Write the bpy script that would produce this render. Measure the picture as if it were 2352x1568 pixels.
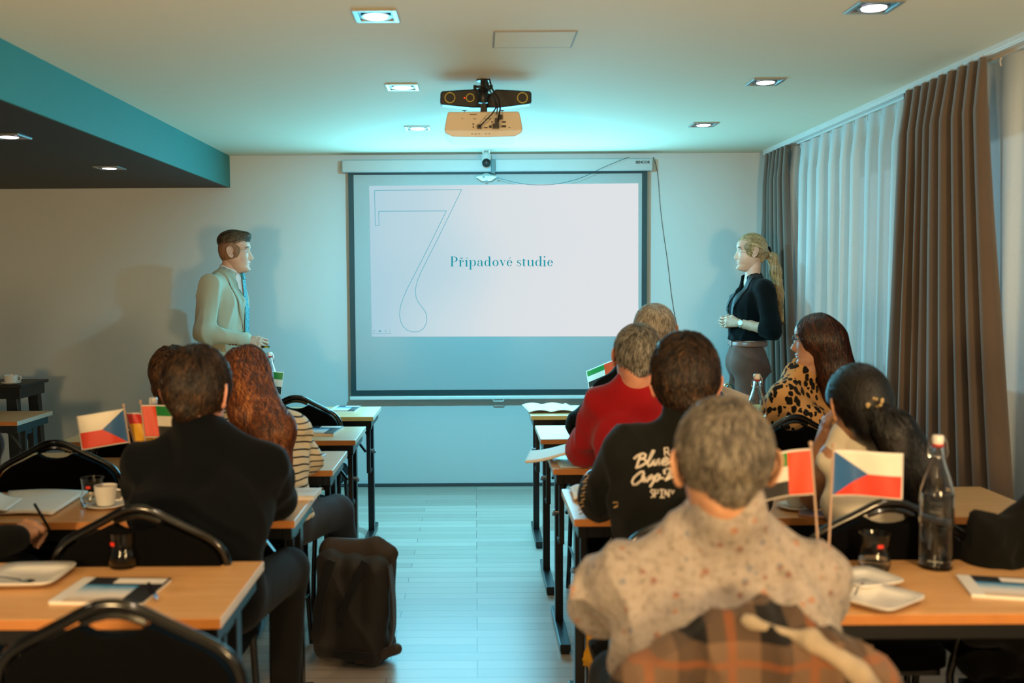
import bpy, math, random, numpy as np
from mathutils import Vector, Matrix, Euler
for o in list(bpy.data.objects): bpy.data.objects.remove(o)
SC = bpy.context.scene
COL = SC.collection
R = math.radians
PI = math.pi

# ------------------------------------------------------------------ camera, world, lights, exposure
F = 2287.0; CX, CY = 1092.0, 784.0; CH = 1.48
PITCH = math.atan(136 / F); ROLL = -0.006
cam_d = bpy.data.cameras.new('camera'); cam = bpy.data.objects.new('camera', cam_d); COL.objects.link(cam)
cam_d.sensor_width = 36; cam_d.lens = 36 * F / 2352
cam_d.shift_x = 84 / 2352
cam_d.clip_start = 0.05
CAMROT = (Matrix.Rotation(PI / 2 - PITCH, 3, 'X') @ Matrix.Rotation(ROLL, 3, 'Z'))
cam.matrix_world = Matrix.Translation((0, 0, CH)) @ CAMROT.to_4x4()
cam_d.dof.use_dof = True; cam_d.dof.focus_distance = 6.4; cam_d.dof.aperture_fstop = 2.5
SC.camera = cam
def ray(px, py):
    return CAMROT @ Vector(((px - CX) / F, -(py - CY) / F, -1.0))
def PY(px, py, y):
    d = ray(px, py); return Vector((0, 0, CH)) + d * (y / d.y)
def PZ(px, py, z):
    d = ray(px, py); return Vector((0, 0, CH)) + d * ((z - CH) / d.z)
def PX(px, py, x):
    d = ray(px, py); return Vector((0, 0, CH)) + d * (x / d.x)

SC.view_settings.view_transform = 'Standard'; SC.view_settings.look = 'None'
SC.view_settings.gamma = 1; SC.view_settings.use_curve_mapping = False
SC.view_settings.exposure = 0.0
SC.cycles.use_denoising = True
SC.cycles.max_bounces = 16
SC.cycles.transmission_bounces = 16
SC.cycles.diffuse_bounces = 5
SC.cycles.sample_clamp_indirect = 6

world = bpy.data.worlds.new('world'); SC.world = world; world.use_nodes = True
wb = world.node_tree.nodes['Background']; wb.inputs[0].default_value = (0.5, 0.88, 1.0, 1); wb.inputs[1].default_value = 1.5

def light(name, kind, loc, energy, color, rot=(0, 0, 0), **kw):
    l = bpy.data.lights.new(name, kind); l.energy = energy; l.color = color
    o = bpy.data.objects.new(name, l); COL.objects.link(o); o.location = loc; o.rotation_euler = rot
    for k, v in kw.items(): setattr(l, k, v)
    return o
def look(loc, target):
    return (Vector(target) - Vector(loc)).to_track_quat('-Z', 'Y').to_euler()
WARM = (1.0, 0.76, 0.50)
AMBER = (1.0, 0.66, 0.30)
CYAN = (0.16, 0.74, 1.0)
# projector lens light, thrown at the screen wall
PL = (0.02, 4.72, 2.17)
light('projector_light', 'SPOT', PL, 340, CYAN, look(PL, (0.25, 7.1, .35)), spot_size=R(120), spot_blend=0.9, shadow_soft_size=0.03)
# glow of the lit screen into the room (the picture itself also emits)
GL = (0.17, 7.05, 1.6)
light('screen_glow', 'AREA', GL, 80, CYAN, look(GL, (0.17, 4.0, 1.75)), shape='RECTANGLE', size=1.9, size_y=1.05)
# warm ceiling lamps of the back half of the room
for i, (x, y) in enumerate([(-2.2, -0.2), (-0.3, -0.2), (1.4, -0.2), (-0.3, 1.3), (1.35, 1.3), (-2.2, 1.6)]):
    light('room_lamp', 'SPOT', (x, y, 2.12 if x < -1.8 else 2.34), (30 if x < -1.8 else 58) if y < 1 else (20 if x < -1.8 else 40), WARM, (0, 0, 0), spot_size=R(150), spot_blend=0.8, shadow_soft_size=0.06)
for x in (-1.5, 1.2):
    wl = (x, -0.6, 1.25); light('ceiling_warm_fill', 'SPOT', wl, 350, AMBER, look(wl, (x * .6, 3.6, 2.39)), spot_size=R(110), spot_blend=1.0, shadow_soft_size=0.2)  # added unseen spots behind the camera, aimed to warm the ceiling
light('room_warm_fill', 'POINT', (-.6, -1.8, 1.9), 35, AMBER, shadow_soft_size=0.25)  # added unseen point light, warm fill from behind the camera

# ------------------------------------------------------------------ materials
def lin(c):
    if isinstance(c, str):
        c = [int(c[i:i + 2], 16) / 255 for i in (0, 2, 4)]
        c = [x / 12.92 if x <= .04045 else ((x + .055) / 1.055) ** 2.4 for x in c]
    return (*c[:3], 1.0)
class NT:
    def __init__(s, m): s.m = m; s.t = m.node_tree; s.b = s.t.nodes['Principled BSDF']
    def n(s, kind, **kw):
        x = s.t.nodes.new('ShaderNode' + kind)
        for k, v in kw.items():
            if k.startswith('i_'):
                x.inputs[int(k[2:])].default_value = v
            else: setattr(x, k, v)
        return x
    def l(s, a, b): s.t.links.new(a, b)
    def ramp(s, fac, stops, interp='LINEAR'):
        r = s.n('ValToRGB'); e = r.color_ramp; e.interpolation = interp
        e.elements[0].position, e.elements[0].color = stops[0][0], lin(stops[0][1])
        e.elements[1].position, e.elements[1].color = stops[-1][0], lin(stops[-1][1])
        for p, c in stops[1:-1]:
            q = e.elements.new(p); q.color = lin(c)
        s.l(fac, r.inputs[0]); return r.outputs[0]
    def math(s, op, a, b=None, c=None):
        m = s.n('Math', operation=op)
        for i, v in enumerate((a, b, c)):
            if v is None: continue
            if isinstance(v, (int, float)): m.inputs[i].default_value = v
            else: s.l(v, m.inputs[i])
        return m.outputs[0]
    def mix(s, fac, a, b):
        m = s.n('Mix', data_type='RGBA')
        for i, v in ((0, fac), (6, a), (7, b)):
            if isinstance(v, (int, float)): m.inputs[i].default_value = v
            elif isinstance(v, (tuple, str)): m.inputs[i].default_value = lin(v)
            else: s.l(v, m.inputs[i])
        return m.outputs[2]
    def coords(s, which='Object', scale=(1, 1, 1)):
        tc = s.n('TexCoord'); mp = s.n('Mapping'); mp.inputs['Scale'].default_value = scale
        s.l(tc.outputs[which], mp.inputs[0]); return mp.outputs[0]
    def noise(s, vec, scale, detail=3, rough=.5, out=0):
        n = s.n('TexNoise'); n.inputs['Scale'].default_value = scale; n.inputs['Detail'].default_value = detail
        n.inputs['Roughness'].default_value = rough
        s.l(vec, n.inputs['Vector']); return n.outputs[out]
    def bump(s, h, strength=.3, dist=.01):
        b = s.n('Bump'); b.inputs['Strength'].default_value = strength; b.inputs['Distance'].default_value = dist
        s.l(h, b.inputs['Height']); s.l(b.outputs[0], s.b.inputs['Normal'])
def mat(name, col=None, rough=.5, metal=0., var=None, bump=None, spec=None, sheen=0, trans=0, ior=None, emit=None, coat=0):
    m = bpy.data.materials.new(name); m.use_nodes = True; t = NT(m); b = t.b
    if col is not None: b.inputs['Base Color'].default_value = lin(col)
    b.inputs['Roughness'].default_value = rough; b.inputs['Metallic'].default_value = metal
    if spec is not None: b.inputs['Specular IOR Level'].default_value = spec
    if sheen: b.inputs['Sheen Weight'].default_value = sheen; b.inputs['Sheen Roughness'].default_value = .6
    if trans: b.inputs['Transmission Weight'].default_value = trans
    if ior: b.inputs['IOR'].default_value = ior
    if coat: b.inputs['Coat Weight'].default_value = coat
    if emit: b.inputs['Emission Color'].default_value = lin(emit[0]); b.inputs['Emission Strength'].default_value = emit[1]
    if var:
        v = t.coords(); n = t.noise(v, var[0], 4)
        c = lin(col); k = var[1]
        lo = tuple(x * (1 - k) for x in c[:3]); hi = tuple(min(1, x * (1 + k)) for x in c[:3])
        t.l(t.ramp(n, [(.3, lo), (.7, hi)]), b.inputs['Base Color'])
    if bump:
        v = t.coords(); t.bump(t.noise(v, bump[0], 3), bump[1], .005)
    return m

M = {}
M['wall'] = mat('wall_paint', 'c3c6c4', .8, var=(1.2, .02), bump=(160, .05))
M['ceil'] = mat('ceiling_paint', 'e4dac2', .8, var=(.7, .015))
M['soffit'] = mat('soffit_paint', '2a211a', .6, var=(2, .05))
M['soffit_side'] = mat('soffit_side_cyan_light', '267f7c', .6, var=(2, .04))  # cyan projector light on the soffit side put into its colour
M['housing_grey'] = mat('pale_grey_housing', 'a9aeae', .45, var=(6, .02))
M['white_plastic'] = mat('white_plastic', 'd8d8d4', .4, var=(8, .02))
M['black_plastic'] = mat('black_plastic', '0c0d0e', .38, var=(20, .2))
M['black_metal'] = mat('black_metal', '0b0c0e', .32, var=(30, .2))
M['gloss_black'] = mat('gloss_black_frame', '070707', .18, var=(30, .2), coat=.3)
M['chair_fabric'] = mat('black_chair_fabric', '030303', .9, var=(60, .3), bump=(900, .2), spec=.08)
M['chrome'] = mat('chrome', 'b8bcc0', .2, 1.0, var=(40, .05))
M['alu'] = mat('brushed_metal', 'a8aaa8', .35, 1.0, var=(40, .05))
M['screen_black_hazed'] = mat('screen_border', '0f3236', .6, var=(5, .1))  # black border, with teal light and lens haze painted into its colour
M['screen_white'] = mat('screen_fabric', '9ea3a4', .75, var=(3, .01))
M['glass'] = mat('clear_glass', 'ffffff', .02, trans=1, ior=1.3, var=(3, .0))
M['water'] = mat('water', 'f4fbff', .0, trans=1, ior=1.2)
M['porcelain'] = mat('porcelain', 'ddd9d2', .2, var=(12, .02), coat=.3)
M['paper'] = mat('paper', 'e4e0d8', .7, var=(9, .02))
M['red_rubber'] = mat('red_rubber', 'b02818', .5, var=(30, .1))
M['red_print'] = mat('red_print', 'd02a12', .5, var=(30, .1))
M['coffee'] = mat('milky_coffee', 'c8b08c', .4, var=(30, .05))
M['led_red'] = mat('red_led', 'ff3010', .5, emit=('ff3010', 2))

m = M['wood'] = mat('beech_laminate', 'c98f52', .33, spec=.5); t = NT(m)
v = t.coords(scale=(1.2, 14, 14)); n = t.noise(v, 3.0, 6, .6)
t.l(t.ramp(n, [(.3, 'c4925c'), (.55, 'd1a06a'), (.8, 'd8aa76')]), t.b.inputs['Base Color'])
M['wood_edge'] = mat('beech_edge', 'b87537', .45, var=(18, .08))
M['edge_band'] = mat('lit_edge_band', 'd8c8b8', .4, var=(18, .03))  # light falling on the table ends put into this pale colour

m = M['floor'] = mat('grey_oak_planks', 'a09a92', .34); t = NT(m)
v = t.coords('Object')
br = t.n('TexBrick'); br.offset = .37; br.offset_frequency = 3; br.squash = 1
t.l(v, br.inputs['Vector'])
for k, val in (('Scale', 1.0), ('Mortar Size', .0022), ('Mortar Smooth', .1), ('Bias', 0.0), ('Brick Width', .92), ('Row Height', .085)):
    br.inputs[k].default_value = val
br.inputs['Color1'].default_value = lin('bcb2a6'); br.inputs['Color2'].default_value = lin('a59b8f'); br.inputs['Mortar'].default_value = lin('7d7368')
v2 = t.coords('Object', (1.5, 26, 1)); n = t.noise(v2, 4, 6, .65)
g = t.ramp(n, [(.25, (.82, .82, .82)), (.75, (1.06, 1.06, 1.06))])
mx = t.n('Mix', data_type='RGBA', blend_type='MULTIPLY'); mx.inputs[0].default_value = .8
t.l(br.outputs[0], mx.inputs[6]); t.l(g, mx.inputs[7]); t.l(mx.outputs[2], t.b.inputs['Base Color'])
t.bump(br.outputs[1], .15, .002)

def cloth(name, col, var=(7, .12), rough=.85, weave=700, sheen=.06, spec=.2):
    return mat(name, col, rough, var=var, bump=(weave, .15), sheen=sheen, spec=spec)
M['drape'] = cloth('brown_drape', '64554b', (3, .06), sheen=.3)
m = M['sheer'] = bpy.data.materials.new('sheer_voile'); m.use_nodes = True; t = NT(m)
t.b.inputs['Base Color'].default_value = lin('d9dedd'); t.b.inputs['Roughness'].default_value = .9
vv = t.coords(scale=(1, 1, 1)); nn = t.noise(vv, 300, 2)
tr = t.n('BsdfTranslucent'); tr.inputs[0].default_value = lin('dfe6ea'); tp = t.n('BsdfTransparent')
m1 = t.n('MixShader'); m1.inputs[0].default_value = .3; t.l(t.b.outputs[0], m1.inputs[1]); t.l(tr.outputs[0], m1.inputs[2])
m2 = t.n('MixShader'); t.l(t.ramp(nn, [(.35, (.04, .04, .04)), (.65, (.12, .12, .12))]), m2.inputs[0]); t.l(m1.outputs[0], m2.inputs[1]); t.l(tp.outputs[0], m2.inputs[2])
t.l(m2.outputs[0], t.t.nodes['Material Output'].inputs[0])

# ------------------------------------------------------------------ object helpers
def tag(o, label=None, cat=None, group=None, kind=None):
    if label: o['label'] = label
    if cat: o['category'] = cat
    if group: o['group'] = group
    if kind: o['kind'] = kind
    return o
def empty(name, loc=(0, 0, 0), rz=0, label=None, cat=None, group=None):
    o = bpy.data.objects.new(name, None); COL.objects.link(o); o.location = loc; o.rotation_euler = (0, 0, rz)
    o.empty_display_size = .05
    return tag(o, label, cat, group)
def mk(name, verts, faces, mats, parent=None, smooth=False, mi=None, bevel=0, loc=None, rz=0, auto=None, sub=0):
    me = bpy.data.meshes.new(name)
    me.from_pydata([tuple(v) for v in verts] if not isinstance(verts, np.ndarray) else verts.tolist(), [], faces if isinstance(faces, list) else faces.tolist())
    for mm in (mats if isinstance(mats, (list, tuple)) else [mats]): me.materials.append(mm)
    if mi is not None: me.polygons.foreach_set('material_index', mi)
    if smooth: me.polygons.foreach_set('use_smooth', [True] * len(me.polygons))
    me.update(); me.validate()
    o = bpy.data.objects.new(name, me); COL.objects.link(o)
    if parent: o.parent = parent
    if loc: o.location = loc
    o.rotation_euler = (0, 0, rz)
    if bevel:
        b = o.modifiers.new('bevel', 'BEVEL'); b.width = bevel; b.segments = 2; b.limit_method = 'ANGLE'; b.angle_limit = R(40)
    if sub:
        s = o.modifiers.new('sub', 'SUBSURF'); s.levels = s.render_levels = sub
    return o
class MB:
    def __init__(s): s.v = []; s.f = []; s.m = []
    def add(s, vs, fs, mi=0):
        k = len(s.v); s.v += [Vector(v) for v in vs]; s.f += [[i + k for i in f] for f in fs]; s.m += [mi] * len(fs); return s
    def box(s, c, d, mi=0, rot=None):
        c = Vector(c); h = Vector(d) / 2
        vs = [Vector((x * h.x, y * h.y, z * h.z)) for x in (-1, 1) for y in (-1, 1) for z in (-1, 1)]
        if rot is not None: vs = [rot @ v for v in vs]
        return s.add([c + v for v in vs], [(0, 1, 3, 2), (4, 6, 7, 5), (0, 4, 5, 1), (2, 3, 7, 6), (0, 2, 6, 4), (1, 5, 7, 3)], mi)
    def bar(s, a, b, w, h, mi=0, up=(0, 0, 1)):
        a, b = Vector(a), Vector(b); d = (b - a).normalized(); u = Vector(up)
        if abs(d.dot(u)) > .95: u = Vector((0, 1, 0))
        r = d.cross(u).normalized(); u = r.cross(d)
        vs = [p + r * x * w / 2 + u * y * h / 2 for p in (a, b) for x, y in ((-1, -1), (1, -1), (1, 1), (-1, 1))]
        return s.add(vs, [(3, 2, 1, 0), (4, 5, 6, 7), (0, 1, 5, 4), (1, 2, 6, 5), (2, 3, 7, 6), (3, 0, 4, 7)], mi)
    def tube(s, pts, r, n=8, mi=0, closed=False, flat=None):
        pts = [Vector(p) for p in pts]; N = len(pts)
        rs = r if isinstance(r, (list, tuple)) else [r] * N
        T = [((pts[(i + 1) % N] if closed or i < N - 1 else pts[i]) - (pts[i - 1] if closed or i > 0 else pts[i])).normalized() for i in range(N)]
        u = T[0].orthogonal().normalized(); vs = []
        for i in range(N):
            u = (u - T[i] * u.dot(T[i])).normalized(); w = T[i].cross(u)
            for k in range(n):
                a = 2 * PI * k / n; vs.append(pts[i] + (u * math.cos(a) + w * math.sin(a)) * rs[i])
        fs = [(i * n + k, i * n + (k + 1) % n, ((i + 1) % N) * n + (k + 1) % n, ((i + 1) % N) * n + k) for i in range(N if closed else N - 1) for k in range(n)]
        if not closed: fs += [tuple(range(n))[::-1], tuple((N - 1) * n + k for k in range(n))]
        return s.add(vs, fs, mi)
    def lathe(s, prof, c=(0, 0, 0), n=28, mi=0, axis=None, cap=True):
        c = Vector(c); vs = []; fs = []; N = len(prof); q = Vector((0, 0, 1)).rotation_difference(Vector(axis)) if axis is not None else None
        for r, z in prof:
            for k in range(n):
                a = 2 * PI * k / n; p = Vector((r * math.cos(a), r * math.sin(a), z))
                if q: p = q @ p
                vs.append(c + p)
        fs = [(i * n + k, i * n + (k + 1) % n, (i + 1) * n + (k + 1) % n, (i + 1) * n + k) for i in range(N - 1) for k in range(n)]
        if not cap: fs += [((N - 1) * n + k, (N - 1) * n + (k + 1) % n, (k + 1) % n, k) for k in range(n)]; return s.add(vs, fs, mi)
        if prof[0][0] > 1e-6: fs.append(tuple(range(n))[::-1])
        if prof[-1][0] > 1e-6: fs.append(tuple((N - 1) * n + k for k in range(n)))
        return s.add(vs, fs, mi)
    def prism(s, poly, y0, y1, mi=0, fn=None):
        """poly in XZ, extruded along Y; fn maps (x,y,z)"""
        n = len(poly); vs = [Vector((x, y0, z)) for x, z in poly] + [Vector((x, y1, z)) for x, z in poly]
        if fn: vs = [Vector(fn(*v)) for v in vs]
        return s.add(vs, [tuple(range(n)), tuple(range(2 * n - 1, n - 1, -1))] + [(i, i + n, (i + 1) % n + n, (i + 1) % n) for i in range(n)], mi)
    def build(s, name, mats, parent=None, smooth=False, bevel=0, loc=None, rz=0, sub=0):
        o = mk(name, s.v, s.f, mats, parent, False, s.m, bevel, loc, rz, sub=sub)
        if smooth:
            me = o.data; me.polygons.foreach_set('use_smooth', [True] * len(me.polygons))
            try: me.set_sharp_from_angle(angle=R(40))
            except Exception: pass
        return o
def copy_tree(o, parent=None):
    c = o.copy(); COL.objects.link(c)
    if parent: c.parent = parent
    for ch in list(o.children): copy_tree(ch, c)
    return c
def arc(cx, cy, r, a0, a1, n, ry=None):
    return [(cx + r * math.cos(R(a0 + (a1 - a0) * i / n)), cy + (ry or r) * math.sin(R(a0 + (a1 - a0) * i / n))) for i in range(n + 1)]
# ------------------------------------------------------------------ room shell
WY = 7.17; CZ = 2.39; SX = -1.746; SZ = 2.165; LX = -4.2; RX = 2.42; BY = -3.0
MB().box(((LX + RX) / 2, (WY + BY) / 2, -.05), (RX - LX + .4, WY - BY + .4, .1)).build('floor', M['floor'])['kind'] = 'structure'
MB().box(((LX + RX) / 2, WY + .06, 1.2), (RX - LX + .4, .12, 2.6)).build('wall_front', M['wall'])['kind'] = 'structure'
MB().box(((LX + RX) / 2, BY - .06, 1.2), (RX - LX + .4, .12, 2.6)).build('wall_back', M['wall'])['kind'] = 'structure'
MB().box((LX - .06, (WY + BY) / 2, 1.2), (.12, WY - BY, 2.4)).build('wall_left', M['wall'])['kind'] = 'structure'
MB().box(((SX + RX) / 2, (WY + BY) / 2, CZ + .05), (RX - SX, WY - BY, .1)).build('ceiling', M['ceil'])['kind'] = 'structure'
MB().box(((SX + LX) / 2, (WY + BY) / 2, (SZ + CZ + .1) / 2), (SX - LX - .012, WY - BY, CZ + .1 - SZ)).build('ceiling', M['soffit'])['kind'] = 'structure'
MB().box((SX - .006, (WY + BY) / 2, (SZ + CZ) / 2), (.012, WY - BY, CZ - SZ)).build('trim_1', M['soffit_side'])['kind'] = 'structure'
# right wall with two windows behind the curtains
b = MB()
wins = [(3.9, 6.6), (0.4, 3.3)]
y = BY
for (a, c) in sorted(wins):
    b.box((RX + .06, (y + a) / 2, 1.2), (.12, a - y, 2.4)); b.box((RX + .06, (a + c) / 2, .45), (.12, c - a, .9)); b.box((RX + .06, (a + c) / 2, 2.3), (.12, c - a, .2)); y = c
b.box((RX + .06, (y + WY) / 2, 1.2), (.12, WY - y, 2.4))
b.build('wall_right', M['wall'])['kind'] = 'structure'
for i, (a, c) in enumerate(wins):
    b = MB()
    for yy in (a + .03, (a + c) / 2, c - .03): b.box((RX + .06, yy, 1.55), (.06, .06, 1.3))
    for zz in (.93, 2.17): b.box((RX + .06, (a + c) / 2, zz), (.06, c - a, .06))
    w = b.build('window_%d' % (i + 1), M['white_plastic']); w['kind'] = 'structure'
    MB().box((RX + .06, (a + c) / 2, 1.55), (.006, c - a - .04, 1.26)).build('pane', M['glass'], w)
MB().box(((LX + RX) / 2, WY - .006, .012), (RX - LX, .012, .024)).build('baseboard_front', mat('dark_skirting', '3a3c3e', .5, var=(5, .05)), bevel=.002)['kind'] = 'structure'
# ceiling hatch: a thin-lined access panel
c = [PZ(px, py, CZ) for px, py in ((1133, 72), (1322, 70), (1311, 107), (1133, 108))]
x0, x1 = c[3].x, c[2].x; y0, y1 = c[0].y, c[3].y
b = MB(); b.box(((x0 + x1) / 2, (y0 + y1) / 2, CZ - .0015), (x1 - x0 - .006, y1 - y0 - .006, .003))
hatch = b.build('ceiling_hatch', M['ceil']); tag(hatch, 'flush painted access hatch in the ceiling behind the projector mount', 'hatch')
b = MB()
for (a, d) in (((x0, y0), (x1, y0)), ((x1, y0), (x1, y1)), ((x1, y1), (x0, y1)), ((x0, y1), (x0, y0))):
    b.bar((*a, CZ - .001), (*d, CZ - .001), .004, .004)
b.build('hatch_trim', mat('hatch_seam', '7d776c', .7, var=(5, .05)), hatch)

# recessed square downlights
M['lamp_lens'] = mat('lamp_lens', 'ffffff', .3, emit=('f4f2ff', 9))
def downlight(x, y, z, label, grp, on=9):
    e = empty('recessed_downlight', (x, y, z), 0, label, 'ceiling light', grp)
    b = MB(); s = .074; w = .016
    for sx in (-1, 1):
        b.box((sx * (s - w / 2), 0, -.003), (w, 2 * s, .008)); b.box((0, sx * (s - w / 2), -.003), (2 * s - 2 * w, w, .008))
    b.build('trim_frame', M['alu'], e, bevel=.0015)
    b = MB().box((0, 0, -.0008), (2 * s - 2 * w, 2 * s - 2 * w, .0016)); b.build('housing_recess', M['black_metal'], e)
    b = MB().lathe([(.046, -.002), (.052, -.004), (.052, -.007), (.046, -.008), (.040, -.006)], n=32, cap=False); b.build('gimbal_ring', M['alu'], e, smooth=True)
    MB().lathe([(0, -.0085), (.038, -.0085), (.04, -.006), (.04, -.002), (0, -.002)][::-1], n=32).build('lamp_lens', M['lamp_lens'], e, smooth=True)
    l = light('lamp_beam', 'SPOT', (x, y, z - .02), on, (1.0, .90, .80), (0, 0, 0), spot_size=R(85), spot_blend=.8, shadow_soft_size=.04)
    l.parent = e; l.location = (0, 0, -.02)
    return e
rows = [(-.332, 3.45, 'nearest'), (-.332, 4.69, 'middle'), (-.332, 5.93, 'farthest'), (1.335, 3.38, 'nearest'), (1.335, 4.62, 'middle'), (1.335, 5.86, 'farthest')]
for x, y, w in rows:
    downlight(x, y, CZ, 'square recessed downlight in the pale ceiling, %s of the row %s the projector' % (w, 'left of' if x < 0 else 'right of'), 'square downlights in the pale ceiling')
for y, w in ((4.63, 'nearer'), (5.89, 'farther')):
    downlight(-2.14, y, SZ, 'square recessed downlight in the dark lowered ceiling, %s one' % w, 'square downlights in the dark lowered ceiling', on=3.5)

# ------------------------------------------------------------------ projection screen
sy = 7.09
scr = empty('projection_screen', (0, sy, 0), 0, 'wide pull-down projection screen with black border showing a slide', 'projection screen')
def S(px, py, y=sy): return PY(px, py, y)
tl, tr_, br_, bl = S(800, 393), S(1487, 388), S(1486, 905), S(806, 908)
zt, zb = tl.z + .01, .5 * (bl.z + br_.z)
xl, xr = .5 * (tl.x + bl.x), tr_.x
cz = (zt + zb) / 2; bw = .038
MB().box(((xl + xr) / 2, 0, cz), (xr - xl, .002, zt - zb)).build('screen_border', M['screen_black_hazed'], scr)
MB().box(((xl + xr) / 2, -.002, cz), (xr - xl - 2 * bw, .002, zt - zb - 2 * bw)).build('screen_surface', M['screen_white'], scr)
MB().box(((xl + xr) / 2, 0, zb - .018), (xr - xl + .02, .022, .026)).build('bottom_bar', M['white_plastic'], scr, bevel=.006)
q = S(1145, 916); MB().tube([(q.x - .04, 0, zb - .03), (q.x - .035, 0, zb - .045), (q.x + .035, 0, zb - .045), (q.x + .04, 0, zb - .03)], .005).build('pull_handle', M['white_plastic'], scr, smooth=True)
h0, h1 = S(785, 366, 7.05), S(1499, 390, 7.05)
hz1 = h0.z - .005; hz0 = hz1 - .085
hous = MB().box(((h0.x + h1.x) / 2, .0, (hz0 + hz1) / 2), (h1.x - h0.x, .09, hz1 - hz0)).build('roller_housing', M['housing_grey'], scr, bevel=.008)
# picture
m = M['slide'] = bpy.data.materials.new('projected_slide'); m.use_nodes = True; t = NT(m)
v = t.coords('Object'); sep = t.n('SeparateXYZ'); t.l(v, sep.inputs[0])
fx = t.math('MULTIPLY_ADD', sep.outputs[0], .52, .42); n = t.noise(v, .9, 1); fx = t.math('ADD', fx, t.math('MULTIPLY_ADD', n, .5, -.25))
c = t.ramp(fx, [(.0, 'a4ccdc'), (.28, 'c4dae3'), (.5, 'dae1e5'), (1, 'e0e3e6')])
em = t.n('Emission'); em.inputs[1].default_value = 1.0; t.l(c, em.inputs[0]); t.l(em.outputs[0], t.t.nodes['Material Output'].inputs[0])
def emis(name, c, s=1.0):
    m = bpy.data.materials.new(name); m.use_nodes = True; t = NT(m); em = t.n('Emission'); em.inputs[0].default_value = lin(c); em.inputs[1].default_value = s
    t.l(em.outputs[0], t.t.nodes['Material Output'].inputs[0]); return m
M['slide_teal'] = emis('slide_teal_text', '1f97a6'); M['slide_line'] = emis('slide_teal_outline', '5fb0c0')
c = [S(848, 427) , S(1466, 421), S(1466, 772), S(854, 773)]
slide = mk('projected_picture', [(p.x, y, p.z) for y in (-.005, -.0042) for p in c], [(0, 1, 2, 3), (7, 6, 5, 4), (0, 4, 5, 1), (1, 5, 6, 2), (2, 6, 7, 3), (3, 7, 4, 0)], M['slide'], scr)
# big outlined seven
zm = lambda x, y: S(840 + x / 4.238, 410 + y / 4.238)
pts = [(87, 117), (934, 108), (700, 590), (540, 905)] + [(505, 990), (487, 1060), (484, 1110), (492, 1160), (510, 1200), (545, 1245), (578, 1290), (593, 1330), (596, 1370), (588, 1412), (565, 1455), (530, 1482), (490, 1492), (450, 1490), (405, 1475), (365, 1440), (340, 1390), (330, 1330), (334, 1270), (347, 1215), (370, 1150), (410, 1060), (470, 945), (600, 690), (785, 315), (127, 319), (130, 458), (93, 458)]
P3 = []
for (x, y) in pts: p = zm(x, y); P3.append((p.x, -.0058, p.z))
b = MB()
N = len(P3)
for i in range(N):
    b.bar(P3[i], P3[(i + 1) % N], .0040, .0008, up=(0, 1, 0))
b.build('outlined_numeral', M['slide_line'], scr)
# headline, drawn letter by letter
b = MB()
def gp(x, y): p = S(1000 + x / 7.84, 560 + (402 - y) / 7.84); return (p.x, -.0058, p.z)
def poly(ps): b.add([gp(*p) for p in ps], [tuple(range(len(ps)))])
def rect(x0, y0, x1, y1): poly([(x0, y0), (x1, y0), (x1, y1), (x0, y1)])
def ring(cx, cy, rx, ry, wl, wr, a0=0, a1=360, th=5, n=36):
    """high-contrast bowl: wall widths wl left, wr right, th top/bottom"""
    o = []; i = []
    for k in range(n + 1):
        a = R(a0 + (a1 - a0) * k / n); c_, s_ = math.cos(a), math.sin(a); w = wr if c_ > 0 else wl
        o.append((cx + rx * c_, cy + ry * s_)); i.append((cx + (rx - w) * c_, cy + (ry - th) * s_))
    for k in range(n): poly([o[k], o[k + 1], i[k + 1], i[k]])
def dot(cx, cy, r): poly([(cx + r * math.cos(2 * PI * k / 16), cy + r * math.sin(2 * PI * k / 16)) for k in range(16)])
def stem(x, y0, y1, w=28, foot=True, head=None):
    rect(x, y0, x + w, y1)
    if foot: rect(x - 15, y0 - 3, x + w + 15, y0 + 3)
    if head == 'l': poly([(x - 15, y1 - 6), (x + 2, y1 - 12), (x + 2, y1), (x - 15, y1)])
    if head == 'b': rect(x - 15, y1 - 4, x + w + 2, y1 + 2)
# P
stem(287, 0, 174, 29, True, 'b'); ring(330, 126, 70, 50, 26, 30, -90, 90); rect(316, 170, 334, 176); rect(316, 76, 334, 82)
# r caron
stem(438, 0, 110, 26, True, 'l'); ring(495, 60, 34, 50, 6, 6, 100, 170, 6); dot(500, 90, 14)
poly([(440, 158), (450, 158), (474, 140), (474, 130), (464, 130)]); poly([(502, 158), (492, 158), (470, 140), (470, 130), (480, 130)])
# i acute
stem(548, 0, 112, 26, True, 'l'); poly([(550, 134), (556, 134), (588, 156), (580, 162), (574, 160)])
# p
stem(620, -58, 110, 26, True, 'l'); ring(688, 56, 42, 56, 4, 26)
# a
stem(822, 12, 86, 25, False); poly([(822, 14), (847, 14), (862, 4), (862, 0), (840, 0), (824, 6)]); ring(800, 84, 47, 28, 4, 25, 0, 150, 5); dot(774, 84, 14); ring(795, 32, 40, 34, 22, 6)
# d
stem(962, 0, 176, 27, False, 'l'); rect(985, -3, 1003, 3); ring(926, 56, 42, 56, 26, 4)
# o
ring(1083, 56, 54, 57, 26, 26)
# v
poly([(1162, 112), (1192, 112), (1224, 20), (1212, 0)]); poly([(1250, 112), (1256, 112), (1216, 0), (1210, 6)]); rect(1148, 107, 1206, 112); rect(1232, 107, 1268, 112)
# e acute
ring(1335, 56, 50, 57, 26, 24, 0, 330); rect(1305, 63, 1380, 69); poly([(1322, 134), (1328, 134), (1360, 158), (1352, 164), (1346, 162)])
b.build('headline_word', M['slide_teal'], scr)
b = MB()
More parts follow.
